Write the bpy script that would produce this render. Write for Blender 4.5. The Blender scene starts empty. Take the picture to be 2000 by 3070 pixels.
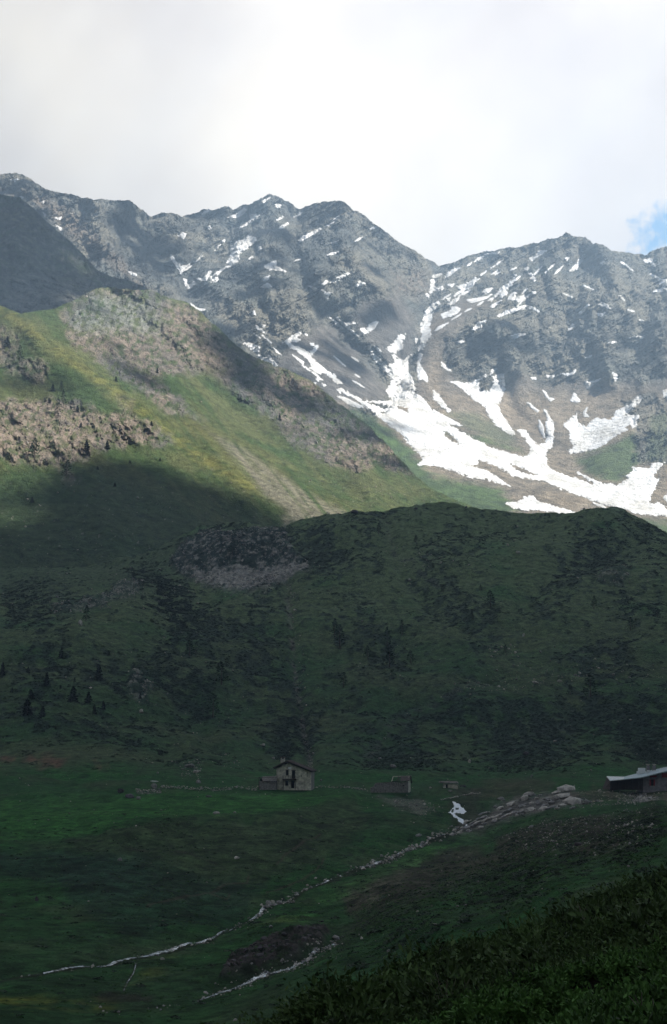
import bpy, math, random
import numpy as np

# ------------------------------------------------------------------ camera, sky, sun, exposure
SC = bpy.context.scene
COL = SC.collection
PITCH = math.radians(8.9)
F = 4264.0                      # focal length in pixels of the 2000 x 3070 photograph
cam_d = bpy.data.cameras.new("camera")
cam_d.sensor_fit = 'VERTICAL'; cam_d.sensor_height = 36.0; cam_d.lens = 50.0
cam_d.clip_start = 0.5; cam_d.clip_end = 60000.0
cam = bpy.data.objects.new("camera", cam_d); COL.objects.link(cam)
cam.rotation_euler = (math.pi/2 + PITCH, 0, 0)
SC.camera = cam

SUN_EL, SUN_AZ = math.radians(50), math.radians(92)      # azimuth from +Y towards +X
SDIR = np.array([math.sin(SUN_AZ)*math.cos(SUN_EL), math.cos(SUN_AZ)*math.cos(SUN_EL), math.sin(SUN_EL)])
world = bpy.data.worlds.new("World"); SC.world = world; world.use_nodes = True
wt = world.node_tree; wt.nodes.clear()
def wn(t, **k):
    n = wt.nodes.new(t)
    for a, b in k.items(): setattr(n, a, b)
    return n
wl = wt.links.new
w_out = wn('ShaderNodeOutputWorld'); w_bg = wn('ShaderNodeBackground'); w_bg.inputs[1].default_value = 0.1
sky = wn('ShaderNodeTexSky', sky_type='NISHITA', sun_disc=False, sun_elevation=SUN_EL, sun_rotation=SUN_AZ, altitude=2000)
tc = wn('ShaderNodeTexCoord')
def w_noise(scale, detail, rough, off):
    m = wn('ShaderNodeMapping'); m.inputs['Location'].default_value = off
    n = wn('ShaderNodeTexNoise'); n.inputs['Scale'].default_value = scale
    n.inputs['Detail'].default_value = detail; n.inputs['Roughness'].default_value = rough
    wl(tc.outputs['Generated'], m.inputs[0]); wl(m.outputs[0], n.inputs['Vector']); return n
def w_math(op, a, b=None, c=None, clamp=False):
    n = wn('ShaderNodeMath', operation=op); n.use_clamp = clamp
    for i, v in enumerate((a, b, c)):
        if v is None: continue
        if hasattr(v, 'links'): wl(v, n.inputs[i])
        else: n.inputs[i].default_value = v
    return n.outputs[0]
def w_ang(d):                     # cosine to a direction
    n = wn('ShaderNodeVectorMath', operation='DOT_PRODUCT')
    wl(tc.outputs['Generated'], n.inputs[0]); n.inputs[1].default_value = d; return n.outputs['Value']
def ray(px, py):
    u = (px-1000.0)/F; v = (1535.0-py)/F
    y = math.cos(PITCH) - v*math.sin(PITCH); z = math.sin(PITCH) + v*math.cos(PITCH)
    return u, y, z
def rdir(px, py):
    a = np.array(ray(px, py)); return tuple(a/np.linalg.norm(a))
# cloud brightness: thin bright cloud towards the sun, greyer billows elsewhere
glow = w_math('MULTIPLY', w_math('MAXIMUM', w_ang(rdir(1450, 250)), 0.0), 1.0)
glow = w_math('POWER', glow, 16.0)
n1 = w_noise(3.6, 5, .5, (2.3, 1.1, .6)); n2 = w_noise(11, 6, .55, (5, 1, 3))
b = w_math('MULTIPLY_ADD', n1.outputs[0], 7.0, -3.6)
b2 = w_math('MULTIPLY_ADD', n2.outputs[0], 1.3, -.65)
b = w_math('ADD', b, b2)
b = w_math('MULTIPLY', b, w_math('MULTIPLY_ADD', glow, .6, .4))
SKY_LO, SKY_HI = 2.55, 4.1
base = w_math('MULTIPLY_ADD', glow, SKY_HI, SKY_LO)
cl = w_math('MAXIMUM', w_math('ADD', base, b), 1.2)
tint = wn('ShaderNodeMix', data_type='RGBA')
wl(w_math('MULTIPLY_ADD', n1.outputs[0], 2.4, -.7, True), tint.inputs['Factor'])
tint.inputs['A'].default_value = (.99, .955, .985, 1); tint.inputs['B'].default_value = (1.06, .985, .87, 1)
cool = wn('ShaderNodeMix', data_type='RGBA'); wl(w_math('MULTIPLY', glow, 2.4, None, True), cool.inputs['Factor']); cool.inputs['A'].default_value = (.86, .91, 1.06, 1)  # sky away from the glow tinted bluer, added to cool the shaded ground
wl(tint.outputs['Result'], cool.inputs['B'])
cloud = wn('ShaderNodeVectorMath', operation='SCALE'); wl(cool.outputs['Result'], cloud.inputs[0]); wl(cl, cloud.inputs['Scale'])
# a small gap of blue sky low on the right
n3 = w_noise(44, 6, .6, (0, 0, 0))
gap = w_math('SUBTRACT', w_ang(rdir(1985, 700)), math.cos(math.radians(.98)))
gap = w_math('MULTIPLY_ADD', gap, 5200.0, w_math('MULTIPLY_ADD', n3.outputs[0], 7.0, -3.0))
gap = w_math('MULTIPLY', w_math('ADD', gap, 0.0, clamp=True), .82)
mx = wn('ShaderNodeMix', data_type='RGBA')
blue = wn('ShaderNodeVectorMath', operation='MULTIPLY'); wl(sky.outputs[0], blue.inputs[0]); blue.inputs[1].default_value = (.60, 1.22, 1.28)
wl(gap, mx.inputs['Factor']); wl(cloud.outputs[0], mx.inputs['A']); wl(blue.outputs[0], mx.inputs['B'])
wl(mx.outputs['Result'], w_bg.inputs[0]); wl(w_bg.outputs[0], w_out.inputs[0])

sun_d = bpy.data.lights.new("sun", 'SUN'); sun_d.energy = 5.0; sun_d.angle = math.radians(.9); sun_d.color = (1, .955, .88)
sun = bpy.data.objects.new("sun", sun_d); COL.objects.link(sun)
from mathutils import Vector
sun.rotation_euler = Vector(tuple(SDIR)).to_track_quat('Z', 'Y').to_euler()
sun.location = (900, 400, 1400)
SC.view_settings.view_transform = 'Standard'; SC.view_settings.look = 'None'
SC.view_settings.exposure = 1.45; SC.view_settings.gamma = 1.0; SC.view_settings.use_curve_mapping = False
SC.render.engine = 'CYCLES'
SC.cycles.max_bounces = 6; SC.cycles.diffuse_bounces = 3; SC.cycles.volume_bounces = 0; SC.cycles.transparent_max_bounces = 8
SC.cycles.use_denoising = True
HAZE = 0.00023

# ------------------------------------------------------------------ numeric helpers
_r = np.random.RandomState(7)
PERM = np.concatenate([_r.permutation(256)]*3).astype(np.int32)
_g = _r.normal(size=(256, 3)); GRAD = _g/np.linalg.norm(_g, axis=1)[:, None]
def perlin(x, y, z):
    xi = np.floor(x).astype(np.int32); yi = np.floor(y).astype(np.int32); zi = np.floor(z).astype(np.int32)
    xf = x-xi; yf = y-yi; zf = z-zi
    xi &= 255; yi &= 255; zi &= 255
    u = xf*xf*xf*(xf*(xf*6-15)+10); v = yf*yf*yf*(yf*(yf*6-15)+10); w = zf*zf*zf*(zf*(zf*6-15)+10)
    def g(a, b_, c):
        h = PERM[PERM[PERM[xi+a]+yi+b_]+zi+c]
        G = GRAD[h]
        return G[..., 0]*(xf-a)+G[..., 1]*(yf-b_)+G[..., 2]*(zf-c)
    x00 = g(0, 0, 0)*(1-u)+g(1, 0, 0)*u; x10 = g(0, 1, 0)*(1-u)+g(1, 1, 0)*u
    x01 = g(0, 0, 1)*(1-u)+g(1, 0, 1)*u; x11 = g(0, 1, 1)*(1-u)+g(1, 1, 1)*u
    return ((x00*(1-v)+x10*v)*(1-w)+(x01*(1-v)+x11*v)*w)*1.7
def fbm(x, y, z, oct=4, gain=.5, ridged=False):
    s = np.zeros(np.shape(x)); a = 1.0; t = 0
    for o in range(oct):
        n = perlin(x*2**o+o*17.3, y*2**o+o*5.1, z*2**o+o*9.7)
        if ridged: n = 1-2*np.abs(n)
        s += a*n; t += a; a *= gain
    return s/t
def ss(e0, e1, x):
    t = np.clip((x-e0)/(e1-e0), 0, 1); return t*t*(3-2*t)
def curve(pts):
    a = np.array(pts, float)
    return lambda x: np.interp(x, a[:, 0], a[:, 1])
def sdf(poly, px, py, lim=60.0):
    """signed distance in photo pixels, positive inside; only evaluated near the polygon"""
    P = np.array(poly, float); out = np.full(px.shape, -lim)
    m = (px > P[:, 0].min()-lim) & (px < P[:, 0].max()+lim) & (py > P[:, 1].min()-lim) & (py < P[:, 1].max()+lim)
    x = px[m]; y = py[m]
    d = np.full(x.shape, 1e9); ins = np.zeros(x.shape, bool)
    for i in range(len(P)):
        ax, ay = P[i]; bx, by = P[(i+1) % len(P)]
        ex, ey = bx-ax, by-ay; L = ex*ex+ey*ey+1e-9
        t = np.clip(((x-ax)*ex+(y-ay)*ey)/L, 0, 1)
        d = np.minimum(d, np.hypot(x-ax-t*ex, y-ay-t*ey))
        if by != ay:
            c = ((ay > y) != (by > y)) & (x < ex*(y-ay)/(by-ay)+ax); ins ^= c
    out[m] = np.where(ins, d, -np.minimum(d, lim)); return out
def pline(pts, px, py):
    """distance in photo pixels to a polyline"""
    P = np.array(pts, float); d = np.full(px.shape, 1e9)
    for i in range(len(P)-1):
        ax, ay = P[i]; bx, by = P[i+1]; ex, ey = bx-ax, by-ay; L = ex*ex+ey*ey+1e-9
        t = np.clip(((px-ax)*ex+(py-ay)*ey)/L, 0, 1)
        d = np.minimum(d, np.hypot(px-ax-t*ex, py-ay-t*ey))
    return d
def rays(px, py):
    u = (px-1000.0)/F; v = (1535.0-py)/F
    y = math.cos(PITCH)-v*math.sin(PITCH); z = math.sin(PITCH)+v*math.cos(PITCH)
    return u/y, z/y
def topix(X, Y, Z):
    c, s = math.cos(PITCH), math.sin(PITCH)
    d = Y*c+Z*s; up = -Y*s+Z*c
    return 1000+F*X/d, 1535-F*up/d
class RBF:                         # smooth log-distance through control points (px, py, metres)
    def __init__(s, pts, sm=1e-3):
        a = np.array(list({(p[0], p[1]): p for p in pts}.values()), float); s.c = a[:, :2]/1000.0; v = np.log(a[:, 2]); n = len(a)
        K = -np.hypot(s.c[:, None, 0]-s.c[None, :, 0], (s.c[:, None, 1]-s.c[None, :, 1])*s.K)
        K[np.arange(n), np.arange(n)] -= sm*0
        A = np.zeros((n+3, n+3)); A[:n, :n] = K - np.eye(n)*0; A[:n, n] = 1; A[:n, n+1:] = s.c; A[n, :n] = 1; A[n+1:, :n] = s.c.T
        s.w = np.linalg.solve(A, np.concatenate([v, [0, 0, 0]]))
    K = 1.6
    def __call__(s, px, py):
        x = px/1000.0; y = py/1000.0; o = s.w[-3]+s.w[-2]*x+s.w[-1]*y
        for (cx, cy), w in zip(s.c, s.w[:-3]): o = o - w*np.sqrt((x-cx)**2+((y-cy)*s.K)**2+1e-4)
        return np.exp(o)
def mix(a, b_, t):
    a = np.asarray(a, float); b_ = np.asarray(b_, float)
    return a*(1-t[..., None])+b_*t[..., None]

# ------------------------------------------------------------------ objects helpers
def tag(o, label=None, cat=None, group=None, kind=None):
    if label: o['label'] = label
    if cat: o['category'] = cat
    if group: o['group'] = group
    if kind: o['kind'] = kind
    return o
def mesh_np(name, V, Fq, mat=None, col=None, smooth=True, parent=None, link=True):
    V = np.asarray(V, np.float32).reshape(-1, 3); Fq = np.asarray(Fq, np.int32); k = Fq.shape[1]
    m = bpy.data.meshes.new(name)
    m.vertices.add(len(V)); m.vertices.foreach_set('co', V.ravel())
    m.loops.add(Fq.size); m.loops.foreach_set('vertex_index', Fq.ravel())
    m.polygons.add(len(Fq)); m.polygons.foreach_set('loop_start', np.arange(0, Fq.size, k, dtype=np.int32))
    m.polygons.foreach_set('use_smooth', np.full(len(Fq), smooth))
    if col is not None:
        a = m.color_attributes.new('Col', 'FLOAT_COLOR', 'POINT')
        c = np.ones((len(V), 4), np.float32); c[:, :3] = np.clip(col, 0, 1); a.data.foreach_set('color', c.ravel())
    m.update(calc_edges=True)
    if mat: m.materials.append(mat)
    if not link: return m
    o = bpy.data.objects.new(name, m); COL.objects.link(o)
    if parent: o.parent = parent
    return o
def empty(name, loc, rz=0.0):
    o = bpy.data.objects.new(name, None); COL.objects.link(o); o.location = loc; o.rotation_euler.z = rz
    o.empty_display_size = .2; return o
def new_mat(name, rough=.9, spec=.2):
    m = bpy.data.materials.new(name); m.use_nodes = True
    b_ = m.node_tree.nodes['Principled BSDF']; b_.inputs['Roughness'].default_value = rough
    b_.inputs['Specular IOR Level'].default_value = spec
    return m, m.node_tree, b_
def noisy(nt, coord, scale, detail=4, rough=.55):
    n = nt.nodes.new('ShaderNodeTexNoise'); n.inputs['Scale'].default_value = scale
    n.inputs['Detail'].default_value = detail; n.inputs['Roughness'].default_value = rough
    nt.links.new(coord, n.inputs['Vector']); return n.outputs[0]
def ground_mat(name, s1, s2, lo=.6, hi=1.45, bump=1.0, bdist=1.0, tint=(1, 1, 1)):
    """colour from the mesh attribute, broken up by two scales of noise, with relief"""
    m, nt, bs = new_mat(name, .95, .08); L = nt.links.new
    at = nt.nodes.new('ShaderNodeAttribute'); at.attribute_name = 'Col'
    g = nt.nodes.new('ShaderNodeNewGeometry')
    a = noisy(nt, g.outputs['Position'], s1, 6, .65); c = noisy(nt, g.outputs['Position'], s2, 5, .7)
    mr = nt.nodes.new('ShaderNodeMapRange'); mr.inputs[1].default_value = .3; mr.inputs[2].default_value = .7
    mr.inputs[3].default_value = lo; mr.inputs[4].default_value = hi; L(a, mr.inputs[0])
    m2 = nt.nodes.new('ShaderNodeMapRange'); m2.inputs[1].default_value = .3; m2.inputs[2].default_value = .7
    m2.inputs[3].default_value = (lo+1)/2; m2.inputs[4].default_value = (hi+1)/2; L(c, m2.inputs[0])
    mm = nt.nodes.new('ShaderNodeMath'); mm.operation = 'MULTIPLY'; L(mr.outputs[0], mm.inputs[0]); L(m2.outputs[0], mm.inputs[1])
    v = nt.nodes.new('ShaderNodeVectorMath'); v.operation = 'SCALE'; L(at.outputs['Color'], v.inputs[0]); L(mm.outputs[0], v.inputs['Scale'])
    L(v.outputs[0], bs.inputs['Base Color'])
    if bump:
        ad = nt.nodes.new('ShaderNodeMath'); ad.operation = 'ADD'; L(a, ad.inputs[0]); L(c, ad.inputs[1])
        bp = nt.nodes.new('ShaderNodeBump'); bp.inputs['Strength'].default_value = bump; bp.inputs['Distance'].default_value = bdist
        L(ad.outputs[0], bp.inputs['Height']); L(bp.outputs[0], bs.inputs['Normal'])
    return m
def plain_mat(name, c, var=.35, scale=3.0, bump=.3, bdist=.02, rough=.85, spec=.2, c2=None):
    m, nt, bs = new_mat(name, rough, spec); L = nt.links.new
    g = nt.nodes.new('ShaderNodeNewGeometry'); a = noisy(nt, g.outputs['Position'], scale, 5, .6)
    mr = nt.nodes.new('ShaderNodeMapRange'); mr.inputs[1].default_value = .32; mr.inputs[2].default_value = .68; L(a, mr.inputs[0])
    mx_ = nt.nodes.new('ShaderNodeMix'); mx_.data_type = 'RGBA'; L(mr.outputs[0], mx_.inputs['Factor'])
    c2 = c2 or tuple(min(1, x*(1+var)) for x in c)
    mx_.inputs['A'].default_value = (*[x*(1-var) for x in c], 1); mx_.inputs['B'].default_value = (*c2, 1)
    L(mx_.outputs['Result'], bs.inputs['Base Color'])
    if bump:
        bp = nt.nodes.new('ShaderNodeBump'); bp.inputs['Strength'].default_value = bump; bp.inputs['Distance'].default_value = bdist
        L(a, bp.inputs['Height']); L(bp.outputs[0], bs.inputs['Normal'])
    return m

class Sheet:
    """a stretch of terrain: a grid of rays carried out to a smooth distance field, then given relief"""
    def __init__(s, xs, ybot, ytop, ny, R, dR=None, dz=None, jag=None, back=(4, 15, 40, 110, 300), fall=.75):
        s.xs = np.asarray(xs, float); v = np.linspace(0, 1, ny)
        yt = ytop(s.xs)
        if jag is not None: yt = yt+jag(s.xs)
        s.yt = yt; s.yb = ybot(s.xs); s.v = v
        s.px = np.repeat(s.xs[None, :], ny, 0); s.py = s.yb[None, :]*(1-v[:, None])+yt[None, :]*v[:, None]
        Rr = R(s.px, s.py); kx, kz = rays(s.px, s.py)
        X, Y, Z = kx*Rr, Rr, kz*Rr
        if dR is not None:
            Rr = Rr+dR(s.px, s.py, X, Y, Z); X, Y, Z = kx*Rr, Rr, kz*Rr
        if dz is not None:
            Z = Z+dz(s.px, s.py, X, Y, Z)
        s.P = np.stack([X, Y, Z], -1); s.back = back; s.fall = fall; s.ny = ny
    def full(s):
        top = s.P[-1]; rows = [s.P]; k = top[:, :2]/np.linalg.norm(top[:, :2], axis=1)[:, None]
        for d in s.back:
            q = top.copy(); q[:, :2] += k*d; q[:, 2] -= s.fall*d*(1+.0*d) + (0 if d > 5 else 0); rows.append(q[None])
        return np.concatenate(rows, 0)
    def at(s, px, py):
        px = np.asarray(px, float); py = np.asarray(py, float)
        i = np.clip(np.searchsorted(s.xs, px)-1, 0, len(s.xs)-2)
        fx = np.clip((px-s.xs[i])/(s.xs[i+1]-s.xs[i]), 0, 1)
        yt = s.yt[i]*(1-fx)+s.yt[i+1]*fx; yb = s.yb[i]*(1-fx)+s.yb[i+1]*fx
        t = np.clip((py-yb)/(yt-yb), 0, 1)*(s.ny-1); j = np.clip(np.floor(t).astype(int), 0, s.ny-2); fy = t-j
        f = lambda a, b_: s.P[a, b_]
        fx = fx[..., None]; fy = fy[..., None]
        return (f(j, i)*(1-fx)+f(j, i+1)*fx)*(1-fy)+(f(j+1, i)*(1-fx)+f(j+1, i+1)*fx)*fy
    def build(s, color, parts):
        """parts: list of (name, mask(px,py) or None, material, smooth)"""
        P = s.full(); R_, C_ = P.shape[:2]
        nb = len(s.back)
        px = np.concatenate([s.px, np.repeat(s.px[-1:], nb, 0)]); py = np.concatenate([s.py, np.repeat(s.py[-1:], nb, 0)])
        c = color(px, py, P[..., 0], P[..., 1], P[..., 2])
        idx = np.arange(R_*C_).reshape(R_, C_)
        Q = np.stack([idx[:-1, :-1], idx[:-1, 1:], idx[1:, 1:], idx[1:, :-1]], -1).reshape(-1, 4)
        cx = px.ravel()[Q].mean(1); cy = py.ravel()[Q].mean(1); left = np.ones(len(Q), bool); out = []
        for name, mask, mat, smooth in parts:
            m = left & (mask(cx, cy) if mask else True); left &= ~m
            q = Q[m]; u, inv = np.unique(q, return_inverse=True)
            o = mesh_np(name, P.reshape(-1, 3)[u], inv.reshape(-1, 4), mat, c.reshape(-1, 3)[u], smooth)
            tag(o, kind='structure'); out.append(o)
        return out
def cols(step, x0=-40, x1=2040, ext=(-900, 2900), n=26):
    a = np.linspace(ext[0], x0, n)[:-1]; b_ = np.arange(x0, x1, step); c = np.linspace(b_[-1]+step, ext[1], n)
    return np.concatenate([a, b_, c])
# ------------------------------------------------------------------ terrain
# valley floor and the near hill, one continuous stretch of ground
AB_PTS = [
 (0,3070,118),(-600,3070,118),(300,3070,122),(600,3070,122),(900,3040,116),(1300,3070,95),(1700,3070,75),(2100,3070,60),(2700,3070,50),
 (0,3250,95),(1000,3250,90),(2100,3250,48),
 (100,2912,154),(300,2872,166),(600,2808,190),(-500,2960,140),(300,3000,138),(0,2980,138),
 (640,2970,140),(930,2858,155),(1010,2815,168),(780,2900,152),(850,2800,172),
 (1000,2910,122),(1300,2760,122),(1650,2630,122),(2000,2510,124),(2700,2330,120),
 (1010,2850,146),(1300,2700,165),(1650,2565,178),(2000,2450,184),
 (1050,2760,205),(1300,2650,232),(1650,2520,256),(2000,2425,285),(2700,2300,300),
 (700,2780,204),(930,2700,232),(1100,2580,285),(1250,2530,315),(1390,2470,362),(1352,2405,398),
 (300,2750,200),(0,2780,188),(-500,2800,180),(0,2600,262),(300,2600,258),(700,2620,256),(900,2600,268),
 (-500,2600,255),(0,2520,305),(300,2490,318),(500,2470,330),(700,2470,330),(900,2480,330),(1100,2480,335),
 (0,2440,360),(-500,2440,355),(400,2400,385),(850,2400,385),(1200,2420,372),(1500,2560,282),
 (1450,2500,340),(1600,2420,372),(1750,2400,372),(1900,2400,375),(2100,2400,372),
 (860,2366,422),(450,2370,412),(100,2380,405),(1180,2380,415),(1345,2370,428),(1650,2375,410),(1850,2364,412),(2000,2364,405),(-500,2380,395),(2700,2330,400),
 (860,2335,470),(200,2335,452),(1200,2340,468),(1900,2335,470),(1550,2340,468),(2700,2290,470),
 (0,2250,515),(-500,2250,505),(500,2260,530),(930,2270,545),(1400,2270,540),(2000,2270,540),(2700,2220,540),
 (0,2100,580),(-500,2080,560),(400,2100,600),(930,2120,635),(1400,2100,620),(2000,2080,620),(2700,2030,610),
 (0,1950,640),(400,1930,680),(930,1950,715),(1400,1930,700),(2000,1900,700),(2700,1850,690),
 (-500,1880,660),(0,1840,720),(200,1830,735),(400,1790,760),(700,1790,775),(950,1790,790),(1400,1760,790),(2000,1740,790),
 (0,1785,860),(300,1745,880),(450,1740,890),(-500,1790,850),(480,1650,960),(0,1700,960),
 (600,1740,870),(750,1730,872),(700,1640,905),(860,1600,935),(1000,1700,850),
 (1000,1560,935),(1300,1560,930),(1550,1580,925),(1800,1560,920),(2000,1650,880),(2700,1750,800),(1000,1530,960),(1500,1535,965),(1830,1525,960),
]
AB_R = RBF(AB_PTS)
# crest of the near hill as seen: left knoll, long crest, dip, bump, falling right end
AB_TOP = curve([(-900,1700),(-400,1700),(0,1700),(250,1690),(470,1655),(520,1620),(600,1585),(680,1570),(760,1575),(830,1585),(858,1578),(900,1562),(980,1543),(1080,1535),
 (1200,1527),(1310,1518),(1400,1523),(1500,1526),(1560,1530),(1640,1532),(1720,1540),(1770,1533),(1810,1521),(1850,1520),(1900,1545),(1960,1580),(2000,1606),(2200,1700),(2900,1850)])
STREAM_A = [(-60,2935),(80,2912),(170,2900),(300,2885),(420,2858),(520,2835),(600,2815),(640,2808),(690,2775),(740,2745),(800,2705),(850,2690),(900,2665),(980,2630),(1030,2612),(1100,2588),(1180,2562),(1230,2535),(1290,2505),(1350,2495),(1400,2470)]
STREAM_B = [(600,2985),(645,2970),(720,2945),(790,2915),(870,2890),(925,2865),(940,2850),(1005,2818),(1013,2805)]
RILL = [(372,2972),(382,2940),(402,2915),(408,2880)]
def ab_dz(px, py, X, Y, Z):
    h = 1.7*fbm(X/30, Y/24, Z/26+3, 3)*ss(90, 260, Y)
    h += .42*fbm(X/6, Y/5, Z/5+9, 3)*ss(60, 200, Y)
    far = ss(430, 560, Y)
    h += far*(7*fbm(X/85, Y/85, 4.2+0*Y, 3)+1.3*fbm(X/9, Y/12, 8+0*Y, 3))
    rock = rocky(px, py)
    h += rock*(3.2*fbm(X/9, Y/9, Z/7, 4, .6, True)+.5)
    # gullies of the near hill, streams of the valley, the sunken rivulet banks
    for pl, w, d in (([(860,1740),(880,1900),(890,2050),(920,2200),(935,2300)], 16, -2.2), ([(560,2110),(660,2250),(900,2320)], 34, -2.5),
                     ([(1150,1540),(1200,1700),(1330,1850)], 26, -3.0), ([(1100,2270),(1250,2130),(1500,2040)], 40, -2.5), ([(1560,1800),(1700,1690),(1900,1640)], 30, -3)):
        h += d*np.exp(-(pline(pl, px, py)/w)**2)
    da = pline(STREAM_A, px, py); h += -.45*np.exp(-(da/22)**2)
    db = pline(STREAM_B, px, py); h += -.4*np.exp(-(db/24)**2)
    h += -.15*np.exp(-(pline(RILL, px, py)/12)**2)
    # dark gully rocks above the second stream
    g = ss(-6, 14, sdf([(640,2960),(690,2880),(780,2830),(900,2790),(975,2780),(1000,2800),(960,2840),(880,2875),(760,2925)], px, py))
    h += g*(.5+.9*fbm(X/2.2, Y/2.2, Z/2.2, 4, .6, True))
    h += 1.3*np.exp(-(pline([(330,2520),(600,2470),(900,2440),(1050,2400)], px, py)/22)**2)
    return h
ROCKY = [([(505,1700),(540,1640),(620,1592),(700,1600),(760,1585),(860,1590),(870,1640),(945,1715),(880,1740),(800,1775),(700,1772),(600,1755),(560,1740)], 1.0),
 ([(150,1815),(220,1805),(300,1790),(360,1755),(430,1755),(400,1785),(320,1810),(330,1840),(240,1830),(170,1845)], .8),
 ([(380,2040),(400,1990),(430,2030),(462,2060),(440,2110),(470,2120),(420,2130),(380,2080)], .7),
 ([(1790,1700),(1870,1690),(1890,1740),(1840,1760),(1790,1740)], .6)]
def rocky(px, py):
    r = np.zeros(px.shape)
    for p, a in ROCKY: r = np.maximum(r, a*ss(-8, 14, sdf(p, px, py)+10*fbm(px/22, py/22, 0*px, 3)))
    return r
AB = Sheet(cols(2.7), curve([(-900,3330),(2900,3330)]), AB_TOP, 760, AB_R, None, ab_dz,
           jag=lambda x: 3.0*fbm(x/40, 0*x+.5, 0*x, 4)+1.2*fbm(x/9, 0*x+2.5, 0*x, 2), back=(6, 20, 50, 120, 260), fall=.5)

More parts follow.
